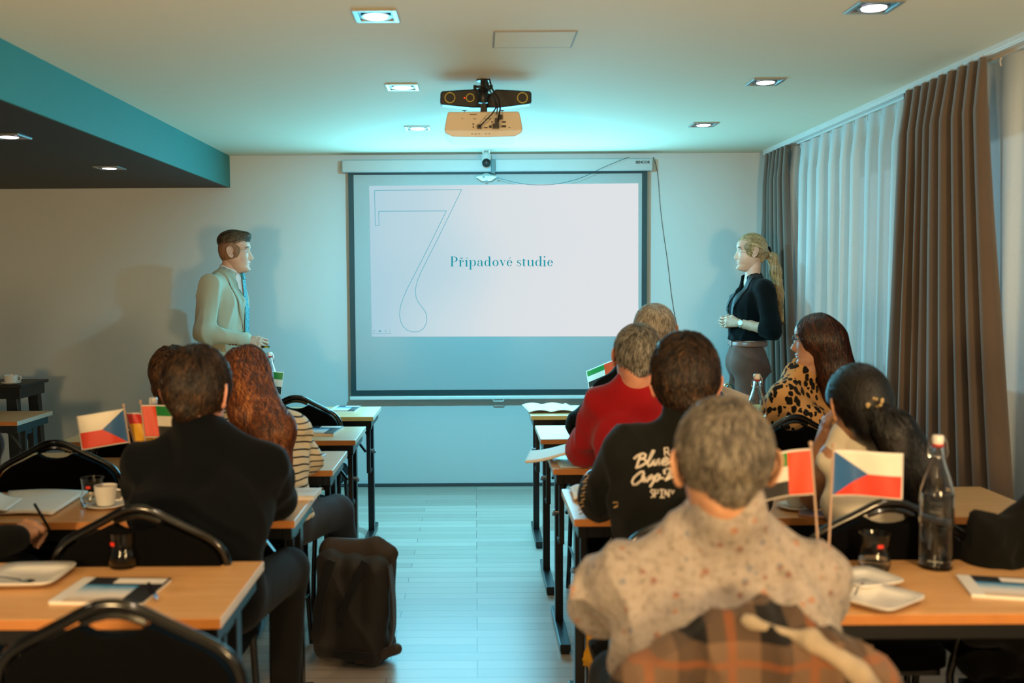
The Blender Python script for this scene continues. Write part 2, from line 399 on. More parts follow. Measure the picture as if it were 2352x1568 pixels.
# s
ring(1502, 82, 34, 30, 14, 6, 20, 240, 6); poly([(1478, 76), (1500, 82), (1548, 36), (1538, 20), (1530, 30)]); ring(1508, 30, 38, 30, 6, 14, -160, 30, 6); poly([(1536, 86), (1542, 86), (1542, 112), (1537, 112)]); poly([(1465, 0), (1470, 0), (1470, 34), (1465, 34)])
# t
rect(1578, 12, 1604, 134); ring(1610, 16, 30, 18, 24, 4, 180, 330, 5); rect(1560, 106, 1632, 111)
# u
rect(1662, 26, 1688, 112); rect(1648, 107, 1668, 112); ring(1702, 28, 40, 30, 24, 4, 180, 330, 6); stem(1738, 0, 112, 26, False, 'l'); rect(1760, -3, 1778, 3)
# d
stem(1880, 0, 180, 27, False, 'l'); rect(1902, -3, 1918, 3); ring(1842, 56, 44, 56, 26, 4)
# i
stem(1952, 0, 112, 26, True, 'l'); dot(1965, 168, 14)
# e
ring(2066, 56, 50, 57, 26, 24, 0, 330); rect(2036, 63, 2113, 69)
b.build('headline_word', M['slide_teal'], scr)
# slide controls, lower left
b = MB()
def seg(a, c, w=.003):
    a = zm(*a); c = zm(*c); b.bar((a.x, -.0058, a.z), (c.x, -.0058, c.z), w, .0008, up=(0, 1, 0))
seg((86, 1476), (79, 1483)); seg((79, 1483), (86, 1491)); seg((191, 1476), (198, 1483)); seg((198, 1483), (191, 1491))
for x in (132, 146):
    seg((x - 4, 1478), (x + 3, 1478)); seg((x + 3, 1478), (x + 3, 1486)); seg((x + 3, 1486), (x - 3, 1492)); seg((x - 4, 1478), (x - 4, 1484)); seg((x - 4, 1484), (x + 3, 1484))
for y in (1474, 1483, 1492): seg((237, y - 1.5), (237, y + 1.5), .004)
seg((62, 1508), (250, 1508), .0015)
b.build('slide_controls', M['slide_teal'], scr)
def textobj(name, body, size, m, parent, loc, rot=(R(90), 0, 0), ext=.0006, shear=0, off=0):
    cu = bpy.data.curves.new(name, 'FONT'); cu.body = body; cu.size = size; cu.extrude = ext; cu.shear = shear; cu.offset = off
    to = bpy.data.objects.new(name, cu); COL.objects.link(to)
    dg = bpy.context.evaluated_depsgraph_get(); me = bpy.data.meshes.new_from_object(to.evaluated_get(dg)); bpy.data.objects.remove(to)
    me.materials.clear(); me.materials.append(m); o = bpy.data.objects.new(name, me); COL.objects.link(o)
    if parent: o.parent = parent
    o.location = loc; o.rotation_euler = rot; return o
q = PY(1460, 375, 7.04)
o = textobj('brand_lettering', 'SENCOR', .026, mat('dark_print', '1c2426', .5, var=(9, .1)), hous, (q.x, -.0462, q.z), off=.0008)

# ------------------------------------------------------------------ ceiling projector, soundbar camera, mount
pc = PY(1110, 285, 4.55)
PRX = pc.x
pj = empty('ceiling_projector', (PRX, 4.55, CZ), 0, 'cream ceiling-mounted projector with cables plugged into its back panel', 'projector')
def rel(p): return (p.x - PRX, p.y - 4.55, p.z - CZ)
zt = PY(1110, 256, 4.42).z - CZ; zb = PY(1110, 314, 4.42).z - CZ
W2 = .168; D0, D1 = -.13, .13
b = MB()
ol = [(-W2 + .012, zt), (W2 - .012, zt), (W2 - .004, zt - .03), (W2 + .004, zb + .035), (W2, zb + .018), (W2 - .03, zb + .003), (0, zb), (-W2 + .03, zb + .003), (-W2, zb + .018), (-W2 - .004, zb + .035), (-W2 + .004, zt - .03)]
b.prism(ol, D0, D1); b.build('projector_body', mat('cream_projector_shell', 'c9bba6', .45, var=(6, .03)), pj, bevel=.006)
b = MB()
b.prism([(-W2 - .001, zb + .03), (W2 + .001, zb + .03), (W2, zb + .017), (W2 - .03, zb + .001), (0, zb - .003), (-W2 + .03, zb + .001), (-W2, zb + .017)], D0 - .003, D1 + .003)
b.build('projector_lid', M['white_plastic'], pj, bevel=.004)
b = MB(); yy = D0 - .0015
def pp(px, py): p = PY(px, py, 4.42); return p.x - PRX, p.z - CZ
for (px, py, w, h) in [(1087, 285, .006, .006), (1087, 292, .006, .006), (1116, 293, .016, .005), (1126, 291, .011, .011), (1157, 280, .018, .007), (1157, 290, .02, .009), (1170, 293, .008, .003), (1130, 280, .006, .006), (1140, 280, .006, .006), (1087, 263, .03, .003), (1120, 273, .03, .002), (1062, 272, .003, .004), (1090, 273, .015, .0015)]:
    x, z = pp(px, py); MB().box((x, yy, z), (w, .003, h)).build('connector_port', M['black_plastic'], pj)
for x in (-.03, -.015, 0, .03, .045): MB().box((x - .02, D0 - .004, zb + .012), (.008, .002, .002)).build('control_key', M['black_plastic'], pj)
# cables
b = MB()
def wp(l, y0=4.40):
    return [rel(PY(px, py, y)) for px, py, y in l]
b.tube(wp([(1118, 182, 4.50), (1124, 205, 4.46), (1137, 232, 4.40), (1140, 246, 4.37), (1130, 262, 4.36), (1112, 280, 4.36), (1101, 291, 4.40)]), .0035, 8)
b.tube(wp([(1124, 182, 4.50), (1131, 205, 4.45), (1146, 228, 4.40), (1149, 250, 4.37), (1146, 265, 4.38), (1143, 288, 4.40)]), .004, 8)
b.tube(wp([(1113, 182, 4.50), (1120, 200, 4.45), (1135, 225, 4.40), (1143, 245, 4.38), (1141, 262, 4.39)]), .0035, 8)
b.box(rel(PY(1101, 291, 4.405)), (.018, .02, .016)); b.box(rel(PY(1139, 290, 4.40)), (.028, .03, .018)); b.box(rel(PY(1141, 280, 4.40)), (.016, .022, .03)); b.box(rel(PY(1149, 269, 4.41)), (.02, .015, .02))
b.build('projector_cables', M['black_plastic'], pj, smooth=True)
b = MB()
b.lathe([(.0, 0), (.03, 0), (.03, -.006), (.0, -.006)][::-1], n=24)
b.box((0, 0, -.03), (.088, .03, .006)); b.lathe([(.012, -.006), (.012, -.04)], (0, 0, 0), 16)
b.lathe([(.0, -.04), (.024, -.04), (.026, -.05), (.022, -.056), (.026, -.066), (.022, -.085), (.022, zt + .06), (.0, zt + .055)][::-1], n=24)
for sx in (-1, 1): b.lathe([(.0, -.026), (.007, -.026), (.007, -.044), (0, -.046)][::-1], (sx * .037, -.012, 0), 12); b.box((sx * .085, 0, zt + .01), (.004, .006, .035)); b.box((sx * .085, 0, zt + .026), (.02, .006, .004))
b.box((0, 0, zt + .004), (.17, .1, .008)); 
b.prism([(-.013, zt), (.013, zt), (.013, zt + .035)] + [(.013 * math.cos(R(a)), zt + .035 + .013 * math.sin(R(a))) for a in range(0, 181, 20)] + [(-.013, zt)], -.06, -.05)
b.build('ceiling_mount', M['black_metal'], pj, smooth=True)
# lens at the front, towards the screen
MB().lathe([(0, 0), (.036, 0), (.04, .012), (.04, .03), (.034, .03), (.03, .022), (0, .018)], (0, D1, (zt + zb) / 2), 28, axis=(0, 1, 0)).build('lens', M['black_plastic'], pj, smooth=True)

# twin speaker bar hung around the mount
BYY = 4.63
bp = PY(1116, 229, BYY); bx = bp.x
bar = empty('ceiling_speaker_bar', (bx, BYY, CZ), 0, 'black winged speaker bar with three ringed openings above the projector', 'speaker bar')
def bl_(px, py, y=BYY): p = PY(px, py, y); return (p.x - bx, p.z - CZ)
for nm, pl in (('speaker_wing', [(1012, 217), (1016, 212), (1098, 207), (1103, 213), (1112, 230), (1113, 250), (1085, 250), (1016, 243), (1011, 239)]), ('speaker_wing', [(1220, 216), (1216, 212), (1138, 208), (1118, 228), (1118, 250), (1147, 250), (1217, 241), (1220, 236)])):
    b = MB(); pl2 = [bl_(*p) for p in pl]; b.prism(pl2, -.035, .035)
    wg = b.build(nm, M['black_plastic'], bar, bevel=.006)
    for (px, py, r) in ([(1034, 228, .0245), (1080, 228, .0195)] if px < 1116 and nm and pl[0][0] < 1100 else [(1199, 228, .0245)]):
        x, z = bl_(px, py)
        MB().lathe([(r - .004, -.0035), (r - .004, -.001), (r, -.001), (r + .002, .0), (r, .003), (r - .004, .003)], (x, -.037, z), 32, axis=(0, -1, 0), cap=False).build('speaker_ring', mat('bronze_ring', 'a89a58', .35, 1, var=(10, .05)), wg, smooth=True)
        MB().lathe([(0, .001), (r - .004, .001), (r - .004, -.002), (0, -.002)][::-1], (x, -.036, z), 32, axis=(0, -1, 0)).build('speaker_grille', mat('speaker_mesh', '15171a', .6, var=(800, .5)), wg)
x, z = bl_(1067, 228); MB().lathe([(0, .002), (.003, .001), (.003, -.002), (0, -.002)][::-1], (x, -.036, z), 12, axis=(0, -1, 0)).build('indicator_light', M['led_red'], bar)
MB().box((0, 0, PY(1116, 229, BYY).z - CZ), (.06, .03, .05)).box((0, -.01, -.08), (.012, .012, .16)).build('hanger_bracket', M['black_metal'], bar, bevel=.003)

# ------------------------------------------------------------------ ceiling webcam at the screen
WCY = 6.96; wx = PY(1117, 380, WCY).x
wc = empty('ceiling_camera', (wx, WCY, CZ), 0, 'small upside-down conference camera hanging in front of the screen housing', 'camera')
def wz(py): return PY(1117, py, WCY).z - CZ
MB().box((0, 0, -.002), (.07, .05, .004)).box((-.022, 0, -.01), (.01, .012, .016)).box((.022, 0, -.01), (.01, .012, .016)).build('ceiling_plate', M['white_plastic'], wc, bevel=.001)
MB().lathe([(0, 0), (.024, -.004), (.034, -.02), (.034, -.05), (.028, -.072), (.022, -.075), (0, -.075)][::-1], (0, 0, -.012), 28).build('camera_body', M['housing_grey'], wc, smooth=True)
MB().lathe([(0, 0), (.029, 0), (.029, .01), (.022, .016), (.018, .012), (0, .010)], (0, -.03, wz(375)), 28, axis=(0, -1, 0)).build('camera_lens', M['black_plastic'], wc, smooth=True)
MB().box((.047, 0, wz(383)), (.03, .05, .095)).build('camera_arm', mat('teal_grey_plastic', '3c5c62', .5, var=(9, .05)), wc, bevel=.003)
zz = wz(408)
MB().lathe([(0, -.022), (.035, -.02), (.052, -.008), (.072, .004), (.06, .012), (.03, .022), (.012, .03), (0, .03)], (0, 0, zz), 32).build('camera_base', M['housing_grey'], wc, smooth=True)
MB().box((0, 0, zz - .026), (.02, .02, .012)).box((-.02, -.06, zz - .004), (.014, .02, .004)).build('base_details', M['black_plastic'], wc)
b = MB(); cp = [(1143, 409, 6.90), (1152, 411, 6.9), (1175, 417, 6.9), (1215, 424, 6.92), (1265, 424, 6.94), (1310, 416, 6.95), (1345, 404, 6.96), (1385, 385, 6.97), (1420, 370, 6.98), (1445, 360.5, 7.0)]
def smooth_path(pts, k=4):
    out = []; P = [Vector(p) for p in pts]
    for i in range(len(P) - 1):
        p0, p1, p2, p3 = P[max(i - 1, 0)], P[i], P[i + 1], P[min(i + 2, len(P) - 1)]
        for j in range(k):
            t = j / k; out.append(.5 * ((2 * p1) + (p2 - p0) * t + (2 * p0 - 5 * p1 + 4 * p2 - p3) * t * t + (3 * p1 - p0 - 3 * p2 + p3) * t ** 3))
    return out + [P[-1]]
b.tube(smooth_path([PY(*p) for p in cp]), .0018, 6); b.box(PY(1143, 409, 6.9), (.02, .012, .01))
tag(b.build('camera_cable', M['black_plastic'], smooth=True), 'thin dark cable sagging from the ceiling camera across the top of the screen', 'cable')
b = MB(); cp = [(1500, 361, 7.14), (1507, 380, 7.155), (1512, 415, 7.16), (1516, 470, 7.163), (1523, 530, 7.163), (1533, 600, 7.163), (1540, 660, 7.163), (1547, 710, 7.163), (1554, 745, 7.163), (1556, 775, 7.163)]
q = smooth_path([PY(*p) for p in cp]); q = q + [q[-1] + Vector((.004, 0, -.4)), q[-1] + Vector((0, 0, -.98))]
b.tube(q, .002, 6)
tag(b.build('wall_cable', M['black_plastic'], smooth=True), 'thin dark cable hanging down the wall right of the projection screen', 'cable')

# ------------------------------------------------------------------ curtains
rail = MB().box((2.06, (WY - .12 + .2) / 2, CZ - .012), (.075, WY - .32, .024)).box((2.03, (WY - .12 + .2) / 2, CZ - .028), (.012, WY - .32, .01)).box((2.09, (WY - .12 + .2) / 2, CZ - .028), (.012, WY - .32, .01)).build('curtain_rail', M['white_plastic'], bevel=.002)
tag(rail, 'white double curtain rail along the right side of the ceiling', 'curtain rail')
def curtain(name, m, x, y0, y1, y0b, y1b, pleats, amp, label, cat, seed, zt=CZ - .035, zb=.03, thick=.003, header=.08, xb=None):
    rnd = random.Random(seed); n = pleats * 12; H = 34
    ph = [rnd.uniform(-.35, .35) for _ in range(pleats + 1)]; am = [rnd.uniform(.7, 1.25) for _ in range(pleats + 1)]
    vs = []
    for j in range(H + 1):
        t = j / H; z = zt + (zb - zt) * t
        e = min(1, t / .09); op = .35 + .65 * e; sp = min(1, t * 2.2)
        for i in range(n + 1):
            u = i / n; k = u * pleats; kk = min(int(k), pleats - 1); f = k - kk
            a = am[kk] * (1 - f) + am[kk + 1] * f; p = ph[kk] * (1 - f) + ph[kk + 1] * f
            w = math.sin(2 * PI * (k + p * sp * .6)) * amp * a * op
            w += .25 * amp * math.sin(2 * PI * k * 2 + 3 * p + t * 2) * sp * op
            yt = y0 + (y1 - y0) * u; yb_ = y0b + (y1b - y0b) * u
            s = t ** 1.3; y = yt * (1 - s) + yb_ * s + math.sin(2 * PI * k * 2 + p) * .012 * op
            vs.append((x + w + (.0 if xb is None else (xb - x) * s), y, z))
    fs = [(j * (n + 1) + i, j * (n + 1) + i + 1, (j + 1) * (n + 1) + i + 1, (j + 1) * (n + 1) + i) for j in range(H) for i in range(n)]
    o = mk(name, vs, fs, m, None, True)
    if thick:
        s = o.modifiers.new('s', 'SOLIDIFY'); s.thickness = thick
    tag(o, label, cat)
    # gathered header tape and hooks
    b = MB()
    for k in range(pleats):
        yy = y0 + (y1 - y0) * (k + .5) / pleats; b.tube([(x, yy, zt + .012), (x - .008, yy, zt - .01), (x - .004, yy, zt - .03)], .003, 6)
    b.build('curtain_hook', M['white_plastic'], o)['kind'] = 'stuff'
    return o
curtain('drape', M['drape'], 2.03, 7.02, 6.52, 7.02, 6.12, 6, .034, 'brown grey drape in the far corner behind the standing woman', 'curtain', 1)
curtain('drape', M['drape'], 2.02, 4.74, 3.98, 4.92, 3.62, 9, .045, 'wide brown drape hanging between the two sheer panels', 'curtain', 2)
curtain('sheer_curtain', M['sheer'], 2.10, 6.72, 4.55, 6.72, 4.55, 12, .034, 'white sheer curtain between the corner drape and the wide brown drape', 'curtain', 3, thick=0)
curtain('sheer_curtain', M['sheer'], 2.10, 4.15, 1.2, 4.15, 1.2, 11, .036, 'white sheer curtain at the right edge, nearer than the wide brown drape', 'curtain', 4, thick=0)
# ------------------------------------------------------------------ tables
TZ = .74; TD = .455; YN = [5.48, 4.655, 3.905, 3.07, 2.165]
TH = .024
def make_table(L):
    e = empty('folding_table')
    b = MB(); z0 = TZ - TH
    b.add([(0, 0, TZ), (L, 0, TZ), (L, TD, TZ), (0, TD, TZ), (0, 0, z0), (L, 0, z0), (L, TD, z0), (0, TD, z0)], [(0, 1, 2, 3), (7, 6, 5, 4)], 0)
    b.f += [[0, 4, 5, 1], [2, 6, 7, 3]]; b.m += [1, 1]; b.f += [[1, 5, 6, 2], [3, 7, 4, 0]]; b.m += [2, 2]
    b.build('tabletop', [M['wood'], M['wood_edge'], M['edge_band']], e, bevel=.002)
    b = MB()
    for y in (.045, TD - .045): b.box((L / 2, y, z0 - .022), (L - .06, .022, .044))
    for x in (.03, L - .03): b.box((x, TD / 2, z0 - .022), (.03, TD - .06, .044))
    b.build('apron_frame', M['black_metal'], e, bevel=.002)
    for x, sx in ((.045, 1), (L - .045, -1)):
        b = MB(); py = TD * .62
        b.box((x, py, (z0 - .04 + .03) / 2 + .005), (.034, .052, z0 - .07))
        b.box((x + sx * .004, py - .095, (z0 - .06) * .5 + .21), (.022, .026, z0 - .42))
        b.box((x, py - .048, .40), (.02, .07, .02)); b.box((x, py - .048, z0 - .06), (.026, .14, .03))
        b.bar((x + sx * .03, py, z0 - .22), (x + sx * .17, py, z0 - .03), .012, .026, up=(0, 1, 0))
        b.prism([(x, z0 - .18), (x + sx * .06, z0 - .045), (x, z0 - .045)], py - .006, py + .006)
        lg = b.build('leg', M['black_metal'], e, bevel=.002)
        MB().bar((x, TD + .0, .026), (x, -.03, .026), .042, .03).box((x, TD - .01, .006), (.036, .03, .012)).box((x, -.01, .006), (.036, .03, .012)).build('foot_bar', M['black_metal'], lg, bevel=.003)
        for by, bz in ((-.075, .52), (-.02, .50)):
            MB().lathe([(0, 0), (.009, 0), (.009, .03), (0, .03)], (x, py + by, bz), 10, axis=(-sx, 0, 0)).build('locking_bolt', M['chrome'], lg, smooth=True)
    return e
LW, RW = 1.40, 1.50
LX1 = -.568; RX0 = .305
tabL = make_table(LW); tabR = make_table(RW)
ordn = ['first (front)', 'second', 'third', 'fourth', 'fifth (nearest fully seen)']
usedL = usedR = False
def place_table(proto, x, y, label, first):
    o = proto if first else copy_tree(proto)
    o.location = (x, y, 0); o['label'] = label; o['category'] = 'table'; o['group'] = 'beech folding tables in rows'
    return o
lab_l = ['beech folding table left of the aisle, farthest and closest to the screen', 'beech folding table left of the aisle, second from the screen, with a blue-white booklet',
         'beech folding table left of the aisle, third from the screen, with a phone on it', 'beech folding table left of the aisle under the navy-jumper person\'s elbows',
         'beech folding table left of the aisle in the foreground with square plate and tumbler']
lab_r = ['beech folding table right of the aisle closest to the screen, with open booklet', 'bare beech folding table right of the aisle, second from the screen', 'beech folding table right of the aisle with curled notebook overhanging its end',
         'beech folding table right of the aisle before the person in the lettered black jacket', 'beech folding table right of the aisle in the foreground with flags and water bottle']
for i in range(5):
    place_table(tabL, LX1 - LW, YN[i], lab_l[i], i == 0)
    place_table(tabR, RX0, YN[i], lab_r[i], i == 0)
place_table(tabL, -2.49 - LW, 5.37, 'beech folding table at the far left edge in front of the black side table', False)
tR6 = place_table(tabR, .48, 1.12, 'folding table below the bottom edge of the picture carrying the nearest tumbler', False)
TOP = TZ

# ------------------------------------------------------------------ banquet chairs
def make_chair():
    e = empty('banquet_chair')
    # local: seat centre at origin, +Y forward
    def bk(x, z): return (x, -.205 - (z - .46) * .16, z)       # reclined back plane
    half = []
    half += [(.212, .47), (.226, .62), (.229, .70), (.226, .745)] + [(.218, .775), (.200, .800), (.172, .820)] + [(.13, .842), (.09, .863), (.06, .880), (.035, .892), (.012, .897)]
    out = half + [(-x, z) for x, z in half[::-1]]
    fr = MB().tube(smooth_path([bk(*p) for p in out], 3), .0115, 10)
    fr.build('back_frame', M['gloss_black'], e, smooth=True)
    # padded panel with the hand slot left open under the peak
    ph = [(.200, .50), (.213, .62), (.216, .70), (.213, .74), (.204, .768), (.185, .792), (.158, .812), (.12, .829), (.085, .847), (.062, .856)]
    slot = [(.058, .853), (.04, .842), (.02, .837), (0, .8355)]
    outp = ph + slot + [(-x, z) for x, z in (ph + slot)[::-1][1:]]
    b = MB(); b.prism(outp, -.016, .022, fn=lambda x, y, z: (x, bk(x, z)[1] + y, z)); pn = b.build('backrest', M['chair_fabric'], e, bevel=.010)
    top = [(.06, .862), (.035, .872), (.012, .877), (-.012, .877), (-.035, .872), (-.06, .862)]
    MB().tube([bk(*p) for p in top], .009, 8).build('grip_bar', M['gloss_black'], e, smooth=True)
    b = MB(); ns = 20; ol = []
    for k in range(40):
        a = 2 * PI * k / 40; c_, s_ = math.cos(a), math.sin(a)
        ol.append((.215 * math.copysign(abs(c_) ** .35, c_), .215 * math.copysign(abs(s_) ** .35, s_)))
    lv = [(.0, .415, .96), (.0, .42, 1.0), (0, .455, 1.0), (0, .472, .96), (0, .480, .80), (0, .482, .4)]
    vs = [(x * k, y * k, z) for _, z, k in lv for x, y in ol]
    fs = [(j * 40 + i, j * 40 + (i + 1) % 40, (j + 1) * 40 + (i + 1) % 40, (j + 1) * 40 + i) for j in range(5) for i in range(40)] + [tuple(range(40))[::-1], tuple(200 + i for i in range(40))]
    mk('seat', vs, fs, M['chair_fabric'], e, True)
    MB().box((0, .0, .405), (.36, .38, .02)).build('seat_frame', M['gloss_black'], e, bevel=.003)
    for sx in (-1, 1):
        MB().tube([(sx * .19, .18, .41), (sx * .195, .20, .2), (sx * .2, .225, .006)], .011, 10).build('leg', M['gloss_black'], e, smooth=True)
        MB().tube([bk(sx * .212, .48), (sx * .205, -.19, .40), (sx * .2, -.22, .2), (sx * .2, -.255, .006)], .011, 10).build('leg', M['gloss_black'], e, smooth=True)
        MB().tube([(sx * .195, .2, .22), (sx * .2, -.215, .22)], .007, 8).build('stretcher', M['gloss_black'], e, smooth=True)
    return e
chair0 = make_chair(); chair_used = [False]
def chair(x, y, label, rz=0):
    o = copy_tree(chair0) if chair_used[0] else chair0; chair_used[0] = True
    o.location = (x, y, 0); o.rotation_euler = (0, 0, rz)
    o['label'] = label; o['category'] = 'chair'; o['group'] = 'black banquet chairs at the tables'
    return o
def cy(i): return YN[i] - .15
chair(-.665, 2.06, 'empty black banquet chair in the bottom left corner, tucked under the nearest table')
chair(-.885, 2.84, 'black banquet chair under the person in the navy jumper')
chair(-1.58, 3.93, 'empty black banquet chair behind the flags, left of the navy-jumper person', R(4))
chair(-.895, 3.80, 'black banquet chair under the person in the striped top', R(-4))
chair(-.915, 4.52, 'empty black banquet chair at the second table from the screen, left of the aisle')
chair(-.925, 5.36, 'empty black banquet chair at the table nearest the screen, left of the aisle')
chair(-1.42, 4.50, 'black banquet chair under the curly brown-haired person')
chair(.64, 4.50, 'black banquet chair under the grey-haired person in black nearest the screen')
chair(.60, 3.74, 'black banquet chair under the person in the red jumper')
chair(1.33, 3.62, 'empty black banquet chair with a shiny rail, behind the leopard-print person', R(-12))
chair(1.30, 4.50, 'black banquet chair under the person in the leopard-print top', R(14))
chair(.62, 2.86, 'black banquet chair under the person in the lettered black jacket')
chair(1.09, 2.86, 'black banquet chair under the person with the white sleeveless top')
ccoat = chair(1.56, 2.84, 'black banquet chair at the right edge with a dark coat over it')
chair(.475, 1.96, 'black banquet chair under the person in the floral shirt, nearest the camera')
chair(-1.62, 2.86, 'black banquet chair at the left edge under the writing person')

# ------------------------------------------------------------------ things on tables
def box_slab(b, c, w, d, h, rz, mi=0, z0=TOP):
    rot = Matrix.Rotation(rz, 3, 'Z'); b.box((c[0], c[1], z0 + h / 2), (w, d, h), mi, rot)
def cover_mat(name, photo='3d7fa8'):
    m = mat(name, 'ffffff', .35); t = NT(m); v = t.coords('Generated'); sep = t.n('SeparateXYZ'); t.l(v, sep.inputs[0])
    x, y = sep.outputs[0], sep.outputs[1]; n = t.noise(v, 6, 5)
    yy = t.math('ADD', y, t.math('MULTIPLY_ADD', n, .2, -.1))
    city = t.ramp(yy, [(.05, 'c9b7a6'), (.25, 'e2dad6'), (.38, 'cfd4dc'), (.5, '9dbad2'), (.62, '3f86b4'), (.75, '2f78aa')])
    ink = lin('26282e')
    inph = t.math('MULTIPLY', t.math('LESS_THAN', x, .74), t.math('LESS_THAN', y, .68))
    c1 = t.mix(inph, ink, city)
    whi = t.math('MULTIPLY', t.math('MULTIPLY', t.math('GREATER_THAN', x, .42), t.math('LESS_THAN', x, .97)), t.math('MULTIPLY', t.math('GREATER_THAN', y, .74), t.math('LESS_THAN', y, .96)))
    c2 = t.mix(whi, c1, 'e8e2dc')
    spine = t.math('LESS_THAN', x, .14); c3 = t.mix(spine, c2, 'dcdad8')
    t.l(c3, t.b.inputs['Base Color']); return m
M['cover'] = cover_mat('printed_cover')
def booklet(px, py, w, d, h, rz, label, z0=TOP, name='printed_booklet', cm=None):
    p = PZ(px, py, z0); e = empty(name, (p.x, p.y, z0), rz, label, 'booklet', None)
    MB().box((0, 0, h * .4), (w * .985, d * .98, h * .8)).build('pages', M['paper'], e)
    MB().box((0, 0, h * .9), (w, d, h * .2)).build('cover', cm or M['cover'], e, bevel=.0006)
    return e
booklet(258, 1360, .225, .19, .008, R(-3), 'printed booklet with city photo cover on the foreground left table under a pen')
booklet(2330, 1355, .225, .16, .008, R(-14), 'printed booklet with blue city photo at the right edge of the foreground right table')
booklet(735, 992, .19, .24, .014, R(-4), 'dark blue and white booklet on the second table from the screen, left of the aisle', cm=cover_mat('printed_cover_small'))
booklet(793, 942, .15, .22, .014, R(-4), 'small blue booklet on the left table nearest the screen')
# pen
p0, p1 = PZ(342, 1340, TOP + .014), PZ(360, 1372, TOP + .014)
b = MB().tube([p0, p0.lerp(p1, .85)], .0045, 10); pe = b.build('ballpoint_pen', mat('pen_navy', '14161f', .3, var=(9, .1)), smooth=True); tag(pe, 'dark ballpoint pen with blue end lying on the foreground booklet', 'pen')
MB().tube([p0.lerp(p1, .85), p1], [.0048, .004], 10).build('pen_cap', mat('pen_blue', '5f8fd8', .25, var=(9, .1)), pe, smooth=True)
# tumblers with a waist
def tumbler(x, y, label, z0=TOP, s=1.0, liquid=.02, rz=0.):
    e = empty('glass_tumbler', (x, y, z0), rz, label, 'drinking glass', 'waisted drinking glasses')
    o = [(.030, 0), (.036, .004), (.040, .02), (.0395, .032), (.036, .045), (.0335, .058), (.0335, .068), (.036, .085), (.038, .095)]
    i = [(.0365, .095), (.0345, .085), (.032, .068), (.032, .058), (.0345, .045), (.038, .032), (.0385, .02), (.034, .010), (0, .010)]
    prof = [(0, 0)] + o + i
    MB().lathe([(r * s, z * s) for r, z in prof], n=36).build('glass_body', M['glass'], e, smooth=True)
    MB().lathe([(0, .0105), (.0335, .0105), (.0378, .02), (.0375, .028), (0, .028)], n=30).build('water', M['water'], e, smooth=True)
    n = 8; vs = []
    for j in range(2):
        for k in range(n + 1):
            a = R(-125 + 24 * k / n); r = .0342 + .0006; z = .064 + .009 * j; vs.append((r * math.cos(a), r * math.sin(a), z))
    vs += [(v[0] * 1.02, v[1] * 1.02, v[2]) for v in vs]; q = 2 * (n + 1)
    fs = [(k, k + 1, n + 2 + k, n + 1 + k) for k in range(n)] + [(q + n + 1 + k, q + n + 2 + k, q + k + 1, q + k) for k in range(n)]
    mk('printed_logo', vs, fs, M['red_print'], e)
    return e
p = PZ(285, 1302, TOP); tumbler(p.x, p.y, 'waisted glass tumbler on the foreground left table behind the booklet', rz=R(-10))
p = PZ(233, 1150, TOP); tumbler(p.x, 3.30, 'waisted glass tumbler behind the coffee glass, left of the navy-jumper person', rz=R(20))
p = PZ(2008, 1308, TOP); tumbler(p.x, p.y, 'waisted glass tumbler on the foreground right table, left of the water bottle', rz=R(25))
p = PY(2225, 1545, 1.40); tumbler(p.x, 1.40, 'tumbler whose rim shows at the bottom right edge', s=1.1)
p = PZ(1832, 1165, TOP); 
# coffee glass on saucer
p = PZ(236, 1165, TOP)
e = empty('coffee_cup', (p.x + .012, p.y, TOP), 0, 'small cream cup on a saucer on the left table beside the navy-jumper person', 'cup')
MB().lathe([(0, 0), (.035, 0), (.055, .006), (.066, .012), (.064, .014), (.03, .006), (0, .006)], n=36).build('saucer', M['porcelain'], e, smooth=True)
MB().lathe([(0, .007), (.024, .007), (.030, .012), (.036, .05), (.037, .075), (.034, .075), (.033, .05), (.027, .014), (0, .012)], n=32).build('cup_body', M['porcelain'], e, smooth=True)
MB().lathe([(0, .068), (.0335, .068), (.0335, .066), (0, .066)][::-1], n=32).build('coffee', M['coffee'], e, smooth=True)
MB().tube([(.035, 0, .06), (.055, 0, .058), (.058, 0, .04), (.05, 0, .026), (.032, 0, .024)], .004, 8).build('handle', M['porcelain'], e, smooth=True)
# square plates
def plate(px, py, s, rz, label, z0=TOP, spoon=False):
    p = PZ(px, py, z0); e = empty('square_plate', (p.x, p.y, z0), rz, label, 'plate', None)
    b = MB(); lv = [(.45, 0), (.55, 0), (.82, .008), (1.0, .018), (1.0, .021), (.8, .011), (.55, .005), (.3, .004)]
    ol = []
    for k in range(32):
        a = 2 * PI * (k + .5) / 32; c_, s_ = math.cos(a), math.sin(a); ol.append((math.copysign(abs(c_) ** .32, c_), math.copysign(abs(s_) ** .32, s_)))
    vs = [(x * f * s, y * f * s, z) for f, z in lv for x, y in ol]
    fs = [(j * 32 + i, j * 32 + (i + 1) % 32, (j + 1) * 32 + (i + 1) % 32, (j + 1) * 32 + i) for j in range(7) for i in range(32)] + [tuple(range(32))[::-1], tuple(224 + i for i in range(32))]
    mk('plate_body', vs, fs, M['porcelain'], e, True)
    return e
plate(66, 1332, .095, R(2), 'square white plate with a teaspoon on the foreground left table')
plate(1985, 1340, .07, R(20), 'small white plate beside the tumbler on the foreground right table, farther of two')
plate(2010, 1383, .085, R(38), 'square white plate half hidden by the floral shirt, nearer of two')
